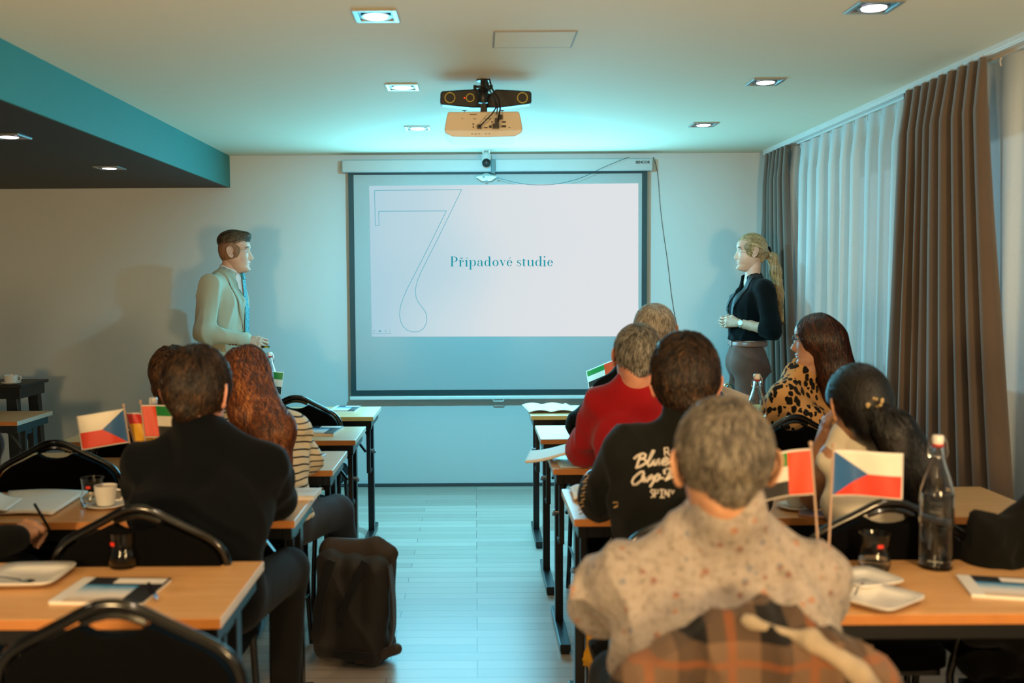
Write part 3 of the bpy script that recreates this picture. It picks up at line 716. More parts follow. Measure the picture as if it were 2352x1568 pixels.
def spoon(px, py, rz, label, z0=TOP + .012):
    p = PZ(px, py, z0); b = MB(); b.tube([(-.13, 0, .006), (-.06, .004, .005), (-.015, 0, .003)], [.0025, .002, .003], 8)
    n = 12; prof = []
    vs = [(0, 0, -.002)]
    for j in (1, 2, 3):
        for k in range(n): a = 2 * PI * k / n; vs.append((.021 * j / 3 * math.cos(a) + .004, .013 * j / 3 * math.sin(a), -.003 + .006 * (j / 3) ** 2))
    fs = [(0, 1 + k, 1 + (k + 1) % n) for k in range(n)] + [(1 + j * n + k, 1 + (j + 1) * n + k, 1 + (j + 1) * n + (k + 1) % n, 1 + j * n + (k + 1) % n) for j in range(2) for k in range(n)]
    b.add(vs, fs); o = b.build('teaspoon', M['chrome'], smooth=True, loc=tuple(p), rz=rz); tag(o, label, 'spoon'); return o
spoon(60, 1335, R(-12), 'steel teaspoon lying on the square plate, foreground left table')
spoon(1985, 1338, R(60), 'steel teaspoon on the small plate, foreground right table')
# phones
def phone(px, py, rz, label, c='23303a', z0=TOP, w=.072, d=.145, cm=None):
    p = PZ(px, py, z0); e = empty('mobile_phone', (p.x, p.y, z0), rz, label, 'phone', None)
    MB().box((0, 0, .004), (w, d, .008)).build('phone_case', mat('phone_case', 'b98472', .4, var=(9, .05)), e, bevel=.002)
    MB().box((0, 0, .0085), (w * .94, d * .95, .001)).build('phone_screen', mat('phone_screen', c, .12, var=(4, .1), coat=.5), e)
    return e
phone(722, 1052, R(-4), 'phone with copper case on the third left table beside the striped top')
booklet(688, 1139, .13, .13, .016, R(-3), 'pale booklet on the aisle end of the table at the navy jumper\'s elbow', cm=mat('pale_cover', 'c9cdd0', .35, var=(14, .25)))
phone(1890, 1185, R(70), 'phone lying on the right table beside the bare arm', c='7f86a8')

# open papers
def sheet(name, pts, m, label, cat, h=.004, curl=None, z0=TOP, n=14, parent=None):
    """quad sheet (4 world XY corners) with curl function(u,v)->dz"""
    c = [Vector((x, y)) for x, y in pts]; vs = []
    for j in range(n + 1):
        for i in range(n + 1):
            u, v = i / n, j / n; p = (c[0] * (1 - u) + c[1] * u) * (1 - v) + (c[3] * (1 - u) + c[2] * u) * v
            vs.append((p.x, p.y, z0 + .001 + (curl(u, v) if curl else 0)))
    fs = [(j * (n + 1) + i, j * (n + 1) + i + 1, (j + 1) * (n + 1) + i + 1, (j + 1) * (n + 1) + i) for j in range(n) for i in range(n)]
    o = mk(name, vs, fs, m, parent, True); s = o.modifiers.new('s', 'SOLIDIFY'); s.thickness = h; s.offset = 1
    if label: tag(o, label, cat)
    return o
def q2(*l): return [(PZ(px, py, TOP).x, PZ(px, py, TOP).y) for px, py in l]
sheet('open_notebook', q2((0, 1185), (120, 1186), (200, 1134), (20, 1134)), M['paper'], 'open notebook with pale pages on the left table under the writing hand', 'notebook', .008, lambda u, v: .003 + .006 * math.sin(PI * u))
sheet('loose_sheet', [(-1.68, 3.14), (-1.50, 3.14), (-1.53, 3.32), (-1.70, 3.33)], M['paper'], 'white sheet curling up at the left edge beside the open notebook', 'paper', .002, lambda u, v: .02 + .09 * (1 - u) ** 2)
o = sheet('open_booklet', q2((1215, 950), (1330, 949), (1300, 933), (1199, 934)), M['paper'], 'open white booklet on the right table nearest the screen', 'booklet', .006, lambda u, v: .006 + .012 * abs(math.sin(2.2 * PI * u)))
sheet('curled_notebook', [(.20, 4.02), (.56, 3.98), (.60, 4.20), (.235, 4.27)], M['paper'], 'white notebook with curled pages overhanging the aisle end of the third right table', 'notebook', .010, lambda u, v: .012 + .035 * math.exp(-((u - .55) / .3) ** 2) - .012 * (1 - u))
sheet('loose_sheet', [(.335, 3.925), (.58, 3.925), (.60, 4.1), (.33, 4.1)], mat('teal_sheet', 'b8d4da', .4, var=(5, .05)), 'thin pale sheet lying under the curled notebook', 'paper', .003)
sheet('folded_paper', [(.33, 3.32), (.43, 3.30), (.43, 3.50), (.33, 3.51)], M['paper'], 'crumpled paper at the aisle end of the fourth right table', 'paper', .004, lambda u, v: .004 + .012 * abs(math.sin(5 * u + 3 * v)))
sheet('napkin', [(1.30, 3.25), (1.42, 3.22), (1.44, 3.32), (1.33, 3.36)], M['paper'], 'pale napkin on the right table beside the white-top person', 'napkin', .003, lambda u, v: .003 + .01 * abs(math.sin(4 * u + 2 * v)))
# small cup near the bare arm
p = PZ(1829, 1168, TOP)
e = empty('coffee_cup', (p.x, p.y, TOP), 0, 'small white cup on a saucer between the lettered jacket and the bare arm', 'cup')
MB().lathe([(0, 0), (.035, 0), (.055, .006), (.062, .012), (.06, .014), (.03, .006), (0, .006)], n=32).build('saucer', M['porcelain'], e, smooth=True)
MB().lathe([(0, .007), (.022, .007), (.028, .012), (.036, .04), (.038, .058), (.035, .058), (.033, .04), (.025, .014), (0, .012)], n=32).build('cup_body', M['porcelain'], e, smooth=True)
MB().tube([(.036, 0, .05), (.053, 0, .048), (.055, 0, .034), (.045, 0, .022), (.032, 0, .02)], .0035, 8).build('handle', M['porcelain'], e, smooth=True)

# swing-top water bottles
def bottle(x, y, label, level=.17, z0=TOP, rz=0):
    e = empty('swing_top_bottle', (x, y, z0), rz, label, 'bottle', 'swing-top water bottles')
    o = [(0, 0), (.038, 0), (.0425, .004), (.0425, .18), (.040, .205), (.032, .235), (.022, .265), (.0165, .285), (.015, .305), (.0165, .308), (.0165, .316), (.013, .318)]
    i = [(.010, .318), (.012, .305), (.0135, .285), (.019, .265), (.029, .235), (.037, .205), (.0395, .18), (.0395, .010), (.036, .007), (0, .009)]
    MB().lathe(o + i, n=40).build('glass_body', M['glass'], e, smooth=True)
    MB().lathe([(0, .0095), (.036, .0095), (.0388, .012), (.0388, level), (0, level)], n=36).build('water', M['water'], e, smooth=True)
    st = MB().lathe([(0, .316), (.0125, .316), (.0135, .322), (.0145, .328), (.0145, .340), (.012, .344), (0, .344)], n=24).build('stopper', M['porcelain'], e, smooth=True)
    MB().lathe([(.008, .312), (.0138, .314), (.0145, .320), (.012, .324), (.008, .324)], n=24, cap=False).build('rubber_seal', M['red_rubber'], st, smooth=True)
    b = MB()
    for sy_ in (-1, 1):
        b.tube([(0, sy_ * .0155, .336), (0, sy_ * .021, .325), (0, sy_ * .024, .298), (0, sy_ * .02, .288), (.0, sy_ * .017, .286)], .0013, 6)
        b.tube([(.0, sy_ * .021, .325), (.018, sy_ * .020, .30), (.022, sy_ * .012, .288)], .0013, 6)
    b.tube([(.0168 * math.cos(a * PI / 8), .0168 * math.sin(a * PI / 8), .290) for a in range(16)], .0013, 6, closed=True); b.tube([(.022, -.012, .288), (.024, 0, .287), (.022, .012, .288)], .0013, 6)
    b.build('wire_bail', M['chrome'], e, smooth=True)
    return e
p = PZ(2148, 1303, TOP); bottle(p.x, p.y, 'swing-top glass bottle half full of water on the foreground right table', .195, rz=R(70))
p = PY(352, 925, 3.47); bottle(p.x, 3.47, 'swing-top glass bottle behind the flags left of the navy-jumper person', rz=R(30))
p = PY(620, 830, 5.75); bottle(p.x, 5.75, 'swing-top glass bottle on the left table nearest the screen', rz=R(90))
p = PY(1738, 930, 4.22); bottle(p.x, 4.22, 'swing-top glass bottle whose stopper shows below the standing woman', rz=R(60))

# table flags
def flag_mat(name, fn):
    m = mat(name, 'ffffff', .45, sheen=.1); t = NT(m); uv = t.n('UVMap'); sep = t.n('SeparateXYZ'); t.l(uv.outputs[0], sep.inputs[0]); u, v = sep.outputs[0], sep.outputs[1]
    c = fn(t, u, v)
    bd = t.math('MULTIPLY', t.math('MULTIPLY', t.math('GREATER_THAN', v, .035), t.math('LESS_THAN', v, .965)), t.math('LESS_THAN', u, .975))
    t.l(t.mix(bd, 'ddd6ca', c), t.b.inputs['Base Color']); return m
def cz(t, u, v):
    c = t.mix(t.math('GREATER_THAN', v, .5), 'd63010', 'dcd4c6')
    tri = t.math('LESS_THAN', u, t.math('MULTIPLY_ADD', t.math('ABSOLUTE', t.math('SUBTRACT', v, .5)), -1.04, .52)); return t.mix(tri, c, '14548c')
def uae(t, u, v):
    c = t.mix(t.math('GREATER_THAN', v, .345), '24231f', 'd8cfc0'); c = t.mix(t.math('GREATER_THAN', v, .66), c, '0c7a34'); return t.mix(t.math('LESS_THAN', u, .34), c, 'dc3c0e')
def two(t, u, v): return t.mix(t.math('GREATER_THAN', v, .66), 'e8ac18', 'd0281c')
M['fl_cz'] = flag_mat('flag_white_red_blue', cz); M['fl_uae'] = flag_mat('flag_green_white_black_red', uae); M['fl_two'] = flag_mat('flag_red_yellow', two)
M['stick'] = mat('flag_stick', 'b89a84', .45, var=(12, .05)); M['flag_base'] = mat('flag_base', '3a2c22', .4, var=(12, .1))
def flag(foot, top, m, w, h, side, label, tilt=0, wave=.008, z0=TOP, yaw=0, drop=0):
    """foot/top: world points of the stick; side +1 flies right, -1 left"""
    foot, top = Vector(foot), Vector(top)
    e = empty('table_flag', tuple(foot), 0, label, 'flag', 'small table flags')
    t_ = top - foot; ax = t_.normalized()
    MB().tube([(0, 0, .004), t_], .003, 8).lathe([(0, .006), (.005, .004), (.005, -.004), (0, -.006)][::-1], t_, 10).build('flag_stick', M['stick'], e, smooth=True)
    MB().lathe([(0, 0), (.028, 0), (.028, .008), (.012, .014), (.006, .026), (0, .026)], n=24).build('flag_base', M['flag_base'], e, smooth=True)
    n, k = 24, 14; vs = []; d = Matrix.Rotation(yaw, 3, 'Z') @ Vector((side, 0, 0)); d = (Matrix.Rotation(tilt, 3, 'Y') @ d)
    for j in range(k + 1):
        for i in range(n + 1):
            u, v = i / n, j / k
            p = t_ * 1.0 - ax * .012 - ax * h * (1 - v) + d * (w * u)
            p += Vector((0, 1, 0)) * wave * math.sin(u * 5.0 + v) * min(1, u * 3) + Vector((0, 0, -1)) * drop * u * u
            vs.append(p)
    fs = [(j * (n + 1) + i, j * (n + 1) + i + 1, (j + 1) * (n + 1) + i + 1, (j + 1) * (n + 1) + i) for j in range(k) for i in range(n)]
    o = mk('flag_cloth', vs, fs, m, e, True); uvl = o.data.uv_layers.new(name='UVMap')
    for poly_ in o.data.polygons:
        for li in poly_.loop_indices:
            vi = o.data.loops[li].vertex_index; uvl.data[li].uv = ((vi % (n + 1)) / n, (vi // (n + 1)) / k)
    s = o.modifiers.new('s', 'SOLIDIFY'); s.thickness = .0012; s.offset = 0
    return e
fy = 2.42
f0 = PZ(1900, 1345, TOP); f1 = PY(1914, 1022, f0.y); flag(f0, f1, M['fl_cz'], .168, .112, 1, 'white, red and blue table flag flying right on the foreground right table', tilt=R(1.5), wave=.010, drop=.004)
f0 = PZ(1886, 1350, TOP); f1 = PY(1862, 1018, f0.y); flag(f0, f1, M['fl_uae'], .165, .112, -1, 'green, white, black and red table flag flying left beside the floral shirt', tilt=R(-6), wave=.012, drop=.004)
f0 = PZ(318, 1148, TOP); f1 = PY(284, 930, f0.y); flag(f0, f1, M['fl_cz'], .165, .118, -1, 'white, red and blue table flag left of the navy-jumper person', tilt=R(-9), drop=.0, wave=.004)
f0 = PZ(340, 1146, TOP); f1 = PY(285, 940, f0.y + .03); flag((f0.x, f0.y + .03, TOP), f1, M['fl_two'], .12, .118, 1, 'wavy red and yellow table flag between two others, left of the navy jumper', tilt=R(2), wave=.016)
f0 = PZ(350, 1150, TOP); f1 = PY(323, 922, f0.y); flag(f0, f1, M['fl_uae'], .14, .112, 1, 'red, green and white table flag touching the navy-jumper person\'s head', tilt=R(0))
f0 = PY(600, 930, 5.62); f1 = PY(612, 846, 5.62); flag((f0.x, 5.62, TOP), f1, M['fl_uae'], .10, .13, 1, 'green, white and black table flag by the bottle on the front left table', tilt=R(5), wave=.004)
f0 = PY(1425, 930, 5.66); f1 = PY(1407, 822, 5.66); flag((f0.x, 5.66, TOP), f1, M['fl_uae'], .165, .10, -1, 'green, white and black table flag in front of the screen\'s lower right corner', tilt=R(-22), wave=.004)
f0 = PY(1625, 1000, 4.15); f1 = PY(1636, 868, 4.15); flag((f0.x, 4.15, TOP), f1, M['fl_cz'], .17, .11, 1, 'white and blue table flag below the standing woman\'s hands', tilt=R(22), wave=.004)

# handbag on the far right table, at the woman's hip
hp = PY(1672, 880, 5.6)
e = empty('clasp_handbag', (hp.x, 5.68, TOP), 0, 'small handbag with round gold clasp and chain on the front right table', 'handbag')
MB().box((0, 0, .055), (.15, .08, .11)).build('bag_body', mat('bag_leather', '6d4a38', .5, var=(15, .1)), e, bevel=.02)
for dx, r, m_ in ((-.02, .045, 'b8c4c4'), (.012, .05, 'c9a46a'), (.03, .05, '5c6a6c')):
    MB().tube([(dx + r * .5 * math.cos(a), -.01, .10 + r * math.sin(a)) for a in [k * PI / 12 for k in range(13)]], .006, 8).build('bag_handle', mat('handle_metal', m_, .3, .8, var=(9, .05)), e, smooth=True)
b = MB()
for k in range(9): b.lathe([(0, -.006), (.006, 0), (0, .006)], (.045 + .004 * k, -.03, .115 - .009 * k), 8)
b.build('bag_chain', mat('gold_chain', 'c08a4a', .3, 1, var=(9, .05)), e, smooth=True)

# black side table and cup, far left
sp = PZ(25, 886, .80)
e = empty('side_table', (sp.x - .12, 6.45, 0), 0, 'black wooden side table against the front wall at the far left', 'side table')
SXX = sp.x - .12
x1 = PY(82, 886, 6.45).x - SXX; zt_ = PY(60, 884, 6.25).z
MB().box((x1 - .4, 0, zt_ - .01), (.8, .4, .02)).build('table_top', mat('dark_worn_wood', '1b1613', .5, var=(12, .3)), e, bevel=.003)
MB().box((x1 - .4, -.17, zt_ - .055), (.76, .02, .07)).box((x1 - .4, .17, zt_ - .055), (.76, .02, .07)).box((x1 - .03, 0, zt_ - .055), (.02, .32, .07)).build('table_apron', M['black_plastic'], e, bevel=.002)
for sx in (x1 - .08, x1 - .72):
    for sy2 in (-.15, .15): MB().bar((sx, sy2, zt_ - .02), (sx + (.03 if sx > x1 - .4 else -.03), sy2 * 1.15, 0), .07, .05).build('leg', M['black_plastic'], e, bevel=.003)
cp_ = PY(26, 880, 6.32)
e = empty('coffee_cup', (cp_.x, 6.32, zt_), 0, 'white cup on a saucer on the black side table at the far left', 'cup')
MB().lathe([(0, 0), (.035, 0), (.055, .005), (.062, .012), (.06, .014), (.03, .006), (0, .006)], n=32).build('saucer', M['porcelain'], e, smooth=True)
MB().lathe([(0, .007), (.03, .007), (.038, .012), (.042, .03), (.043, .058), (.040, .058), (.038, .03), (.03, .014), (0, .012)], n=32).build('cup_body', M['porcelain'], e, smooth=True)
MB().tube([(.04, 0, .05), (.06, 0, .05), (.064, 0, .038), (.055, 0, .022), (.038, 0, .02)], .0045, 8).build('handle', M['porcelain'], e, smooth=True)
# ------------------------------------------------------------------ organic surfaces: blended shapes meshed on a grid
def V3(*a): return np.array(a, float)
def cone(a, b, ra, rb, n=None, s=1., k=None): return dict(t='c', a=V3(*a), b=V3(*b), ra=ra, rb=rb, n=None if n is None else V3(*n) / np.linalg.norm(n), s=s, k=k)
def ell(c, r, Rm=None, sub=False, k=None): return dict(t='e', c=V3(*c), r=V3(*r), R=np.eye(3) if Rm is None else Rm, sub=sub, k=k)
def xf(prims, Rm, t):
    out = []; t = V3(*t)
    for p in prims:
        p = dict(p)
        if p['t'] == 'c':
            p['a'] = Rm @ p['a'] + t; p['b'] = Rm @ p['b'] + t
            if p['n'] is not None: p['n'] = Rm @ p['n']
        else: p['c'] = Rm @ p['c'] + t; p['R'] = Rm @ p['R']
        out.append(p)
    return out
def pdist(p, X):
    if p['t'] == 'c':
        ba = p['b'] - p['a']; L = max(ba @ ba, 1e-9); t = np.clip((X - p['a']) @ ba / L, 0, 1)
        d = X - p['a'] - t[..., None] * ba
        if p['n'] is not None: q = d @ p['n']; d = d + q[..., None] * p['n'] * (p['s'] - 1)
        return np.sqrt((d * d).sum(-1)) - (p['ra'] + (p['rb'] - p['ra']) * t)
    q = (X - p['c']) @ p['R']; a = q / p['r']; k0 = np.sqrt((a * a).sum(-1)) + 1e-9; b = a / p['r']; k1 = np.sqrt((b * b).sum(-1)) + 1e-9
    return k0 * (k0 - 1) / k1
def smin(a, b, k):
    h = np.maximum(k - np.abs(a - b), 0) / k; return np.minimum(a, b) - h * h * k * .25
def combine(D, d, p, k):
    k = p['k'] or k
    if p.get('sub'): return -smin(-D, d, k)
    return smin(D, d, k)
def ev(prims, X, k, disp=None):
    D = np.full(X.shape[:-1], 9.)
    for p in prims: D = combine(D, pdist(p, X), p, k)
    if disp: D = D + disp(X)
    return D
def bounds(prims):
    lo = np.full(3, 9e9); hi = -lo
    for p in prims:
        if p.get('sub'): continue
        if p['t'] == 'c': a = np.minimum(p['a'] - p['ra'], p['b'] - p['rb']); b = np.maximum(p['a'] + p['ra'], p['b'] + p['rb'])
        else:
            e = np.sqrt(((p['R'] * p['r']) ** 2).sum(1)); a, b = p['c'] - e, p['c'] + e
        lo = np.minimum(lo, a); hi = np.maximum(hi, b)
    return lo, hi
def nets(prims, vox, k=.03, disp=None, clip=None):
    lo, hi = bounds(prims); pad = vox * 2 + .02; lo -= pad; hi += pad
    n = np.ceil((hi - lo) / vox).astype(int) + 1
    ax = [lo[i] + vox * np.arange(n[i]) for i in range(3)]
    D = np.full(n, .08)
    for p in prims:
        if p['t'] == 'c': a = np.minimum(p['a'] - p['ra'], p['b'] - p['rb']); b = np.maximum(p['a'] + p['ra'], p['b'] + p['rb'])
        else: e = np.sqrt(((p['R'] * p['r']) ** 2).sum(1)); a, b = p['c'] - e, p['c'] + e
        m = .08
        i0 = np.clip(np.floor((a - m - lo) / vox).astype(int), 0, n); i1 = np.clip(np.ceil((b + m - lo) / vox).astype(int) + 1, 0, n)
        if (i1 <= i0).any(): continue
        sl = tuple(slice(i0[i], i1[i]) for i in range(3))
        G = np.stack(np.meshgrid(ax[0][sl[0]], ax[1][sl[1]], ax[2][sl[2]], indexing='ij'), -1)
        D[sl] = combine(D[sl], pdist(p, G), p, k)
    if disp or clip:
        msk = np.abs(D) < .05
        G = np.stack(np.meshgrid(*ax, indexing='ij'), -1)
        if disp: D[msk] += disp(G[msk])
        if clip: D = np.maximum(D, clip(G))
    ins = D < 0
    nc = n - 1; acc = np.zeros((*nc, 3)); cnt = np.zeros(nc)
    I = np.stack(np.meshgrid(*[np.arange(q) for q in nc], indexing='ij'), -1).astype(float)
    for axis in range(3):
        others = [a for a in range(3) if a != axis]
        for da in (0, 1):
            for db in (0, 1):
                o0 = [0, 0, 0]; o0[others[0]] = da; o0[others[1]] = db; o1 = list(o0); o1[axis] = 1
                s0 = tuple(slice(o0[i], o0[i] + nc[i]) for i in range(3)); s1 = tuple(slice(o1[i], o1[i] + nc[i]) for i in range(3))
                m = ins[s0] != ins[s1]
                if not m.any(): continue
                a, b = D[s0][m], D[s1][m]; t = a / (a - b)
                P = I[m] + np.array(o0, float); P[:, axis] += t; acc[m] += P; cnt[m] += 1
    act = cnt > 0; idx = -np.ones(nc, int); idx[act] = np.arange(act.sum())
    Vv = lo + vox * acc[act] / cnt[act][:, None]
    F = []
    for axis in range(3):
        b_, c_ = (axis + 1) % 3, (axis + 2) % 3
        s0 = [slice(1, nc[i]) for i in range(3)]; s0[axis] = slice(0, nc[axis]); s1 = list(s0); s1[axis] = slice(1, nc[axis] + 1)
        A, B = ins[tuple(s0)], ins[tuple(s1)]; m = A != B
        ijk = np.argwhere(m); off = np.ones(3, int); off[axis] = 0; ijk = ijk + off
        def g(db, dc):
            q = ijk.copy(); q[:, b_] -= db; q[:, c_] -= dc; return idx[q[:, 0], q[:, 1], q[:, 2]]
        q = np.stack([g(1, 1), g(0, 1), g(0, 0), g(1, 0)], -1)
        fl = ~A[m]; q[fl] = q[fl][:, ::-1]; F.append(q)
    F = np.concatenate(F); F = F[(F >= 0).all(1)]
    return Vv, F
def relax(Vv, F, it=1, w=.5):
    n = len(Vv); e = np.concatenate([F[:, [0, 1]], F[:, [1, 2]], F[:, [2, 3]], F[:, [3, 0]]])
    for _ in range(it):
        S = np.zeros_like(Vv); c = np.zeros(n)
        for a in (0, 1): np.add.at(S, e[:, a], Vv[e[:, 1 - a]]); np.add.at(c, e[:, a], 1)
        Vv = Vv * (1 - w) + w * S / np.maximum(c, 1)[:, None]
    return Vv
def nmesh(name, prims, m, parent, vox=.01, k=.03, disp=None, clip=None, it=1):
    Vv, F = nets(prims, vox, k, disp, clip); Vv = relax(Vv, F, it)
    return mk(name, Vv, F, m, parent, True)
def folds(seed, amp=.004, freq=22, n=5, stretch=(1, 1, .55)):
    """irregular cloth creases: ridged waves that come and go over the surface"""
    r = np.random.RandomState(seed); K = r.normal(size=(n, 3)); K /= np.linalg.norm(K, axis=1)[:, None]; K *= freq * r.uniform(.6, 1.5, n)[:, None] * np.array(stretch); ph = r.uniform(0, 6.28, n)
    K *= 2.7; W = r.normal(size=(n, 3)) * 7; pw = r.uniform(0, 6.28, n); Q = r.normal(size=(3, 3)) * 7; q = r.uniform(0, 6.28, 3)
    def f(X):
        w1 = np.sin(X @ Q[0] + q[0]) + .6 * np.sin(X @ Q[1] + q[1]); out = 0
        for i in range(n):
            m = np.clip(.5 + .9 * np.sin(X @ W[i] + pw[i]), 0, 1)
            out = out + m * (1 - np.abs(np.sin(.5 * (X @ K[i] + ph[i] + 1.1 * w1)))) ** 2.2
        return -amp * (out * 1.5 - .8)
    return f
def Rz(a): c, s = math.cos(a), math.sin(a); return np.array([[c, -s, 0], [s, c, 0], [0, 0, 1.]])
def Rx(a): c, s = math.cos(a), math.sin(a); return np.array([[1., 0, 0], [0, c, -s], [0, s, c]])
def Ry(a): c, s = math.cos(a), math.sin(a); return np.array([[c, 0, s], [0, 1., 0], [-s, 0, c]])

# ------------------------------------------------------------------ head: lofted from a profile, face towards +Y
HP = [(-.130, .030, .000, .012), (-.126, .062, -.010, .028), (-.118, .080, -.020, .036), (-.108, .087, -.03, .043), (-.095, .088, -.045, .050), (-.082, .084, -.058, .055), (-.070, .087, -.064, .059), (-.055, .088, -.070, .063), (-.040, .087, -.078, .067),
      (-.015, .085, -.087, .070), (.010, .083, -.094, .073), (.030, .090, -.099, .075), (.050, .091, -.102, .077), (.070, .085, -.100, .075), (.088, .070, -.090, .067), (.102, .048, -.072, .052), (.111, .020, -.048, .034), (.116, -.012, -.018, .004)]
def head_loft(fem=False, nose=1.0):
    hp = np.array(HP); zz = np.concatenate([np.linspace(-.130, .10, 84), np.linspace(.102, .116, 12)]); n = 72; rows = []
    for z in zz:
        yf, yb, w = (np.interp(z, hp[:, 0], hp[:, i]) for i in (1, 2, 3))
        if fem and z < 0: w *= .93; yf -= .002
        yc, d = (yf + yb) / 2, (yf - yb) / 2
        a = 2 * PI * np.arange(n) / n; c, s = np.cos(a), np.sin(a); e = .88
        x = w * np.sign(c) * np.abs(c) ** e; y = yc + d * np.sign(s) * np.abs(s) ** e
        fr = np.clip((y - yc) / d, 0, 1) ** 1.0
        G = lambda v, m, sg: np.exp(-((v - m) / sg) ** 2)
        # nose
        amp = np.interp(z, [-.058, -.052, -.046, -.036, -.026, .0, .018, .034], [0, .006, .018, .027, .024, .012, .004, 0]) * nose
        sg = np.interp(z, [-.05, -.036, -.015, .02], [.015, .0135, .009, .009])
        y = y + amp * G(x, 0, sg) * (fr > 0)
        y = y + .006 * G(z, -.042, .008) * (G(x, .012, .006) + G(x, -.012, .006)) * (fr > 0)
        # eye sockets, brow, lips, chin, cheeks
        y = y - .011 * G(z, .012, .010) * (G(x, .031, .016) + G(x, -.031, .016)) * fr
        y = y + .0045 * G(z, .030, .008) * (G(x, .028, .018) + G(x, -.028, .018)) * fr * (.5 if fem else 1)
        y = y + (.0065 * G(z, -.0665, .0045) + .0065 * G(z, -.0785, .005)) * G(x, 0, .019) * (fr > 0)
        y = y - .003 * G(z, -.0725, .002) * G(x, 0, .02) * (fr > 0) - .004 * G(z, -.090, .006) * G(x, 0, .022) * (fr > 0)
        y = y + .005 * G(z, -.110, .012) * G(x, 0, .018) * (fr > 0)
        y = y + .004 * G(z, -.022, .016) * (G(x, .045, .014) + G(x, -.045, .014)) * fr
        rows.append(np.stack([x, y, np.full(n, z)], -1))
    Vv = np.concatenate(rows); m = len(zz)
    F = [(j * n + i, j * n + (i + 1) % n, (j + 1) * n + (i + 1) % n, (j + 1) * n + i) for j in range(m - 1) for i in range(n)]
    mi = []
    for (a, b, c, d) in F:
        p = (Vv[a] + Vv[c]) / 2; lip = p[1] > .07 and abs(p[0]) < .021 * (1 - abs(p[2] + .0725) / .018) and -.085 < p[2] < -.061; mi.append(1 if lip else 0)
    F.append(tuple(range(n))[::-1]); mi.append(0); F.append(tuple((m - 1) * n + i for i in range(n))); mi.append(0)
    return Vv, F, mi
def ear(side):
    b = MB(); x0 = side * .078
    def P(y, z, o): return (x0 + side * (o + .010 * (-y + .0) / .02 * .9), y - .008, z)
    rim = [P(.008, -.002, .004), P(.012, .012, .006), (P(.006, .028, .008)), P(-.006, .034, .011), P(-.018, .028, .013), P(-.022, .012, .014), P(-.018, -.006, .012), P(-.010, -.022, .009), P(.0, -.030, .006), P(.007, -.024, .004), P(.008, -.014, .004)]
    b.tube(smooth_path(rim, 3), [.0035 + (.002 if k > 20 else 0) for k in range(31)], 8)
    c = P(-.004, .002, .006); n = len(rim); b.add([c] + rim, [(0, 1 + i, 1 + (i + 1) % n) for i in range(n)])
    b.tube(smooth_path([P(.004, .018, .006), P(-.008, .02, .008), P(-.012, .008, .010), P(-.008, -.008, .009), P(.002, -.012, .006)], 3), .003, 8)
    return b
for nm, c_, dk in (('skin_fair', 'd3a288', 'bd866a'), ('skin_tan', 'b98a6a', '9a6c4e'), ('skin_rosy', 'dba088', 'c4795f')):
    m = M[nm] = mat(nm, c_, .48); t = NT(m); v = t.coords(); t.l(t.ramp(t.noise(v, 14, 5), [(.3, dk), (.65, c_)]), t.b.inputs['Base Color'])
    t.b.inputs['Subsurface Weight'].default_value = .12; t.b.inputs['Subsurface Radius'].default_value = (.02, .008, .004); t.b.inputs['Subsurface Scale'].default_value = .3
    t.bump(t.noise(v, 260, 3), .12, .002)
M['lips'] = mat('lips', 'b06a5c', .4, var=(40, .05)); M['eye_white'] = mat('eye_white', 'd8dcdc', .15, var=(9, .02)); M['iris'] = mat('iris', '30444c', .15, var=(90, .2))
M['lash'] = mat('brow_hair', '4a3526', .7, var=(90, .2))
def hand_prims(curl, spread=0., thumb=None, s=1.0):
    """wrist at origin, fingers +X, thumb side +Y, back of the hand +Z"""
    P = [cone((0, .010, 0), (.045, .022, 0), .019, .015, k=.012), cone((0, -.010, 0), (.045, -.020, 0), .018, .014, k=.012), cone((.0, 0, 0), (.07, 0, .0), .018, .014, k=.012), cone((.07, .024, 0), (.07, -.026, -.002), .0125, .0115, k=.012), cone((.02, .022, -.008), (.055, .016, -.010), .014, .010, k=.012)]
    bases = [(.078, .027), (.084, .008), (.080, -.011), (.071, -.028)]; Ls = [(.040, .024, .020), (.044, .028, .021), (.040, .026, .020), (.031, .020, .017)]; rr = [.0086, .0088, .0083, .0074]
    tips = []
    for f in range(4):
        cu = curl[f] if isinstance(curl[0], (list, tuple)) else curl
        p = V3(bases[f][0], bases[f][1], 0); a = 0.; yaw = spread * (1.5 - f) / 1.5
        for j in range(3):
            a += cu[j]; d = V3(math.cos(a) * math.cos(yaw), math.sin(yaw) * math.cos(a), -math.sin(a)); q = p + d * Ls[f][j]
            P.append(cone(p, q, rr[f] * (1.04 - .06 * j), rr[f] * (.98 - .08 * j), k=.004 if j or f else .006)); p = q
        tips.append((p, d))
    th = thumb or [(.022, .026, -.010), (.052, .050, -.022), (.078, .056, -.030), (.100, .054, -.034)]
    for j in range(3): P.append(cone(th[j], th[j + 1], (.0135, .0105, .0095)[j], (.0105, .0095, .008)[j], k=.006))
    for p in P:
        p['a'] = p['a'] * s; p['b'] = p['b'] * s; p['ra'] *= s; p['rb'] *= s
    return P, tips
def frame(x, z):
    x = V3(*x); x /= np.linalg.norm(x); z = V3(*z); z = z - x * (z @ x); z /= np.linalg.norm(z); y = np.cross(z, x); return np.stack([x, y, z], 1)
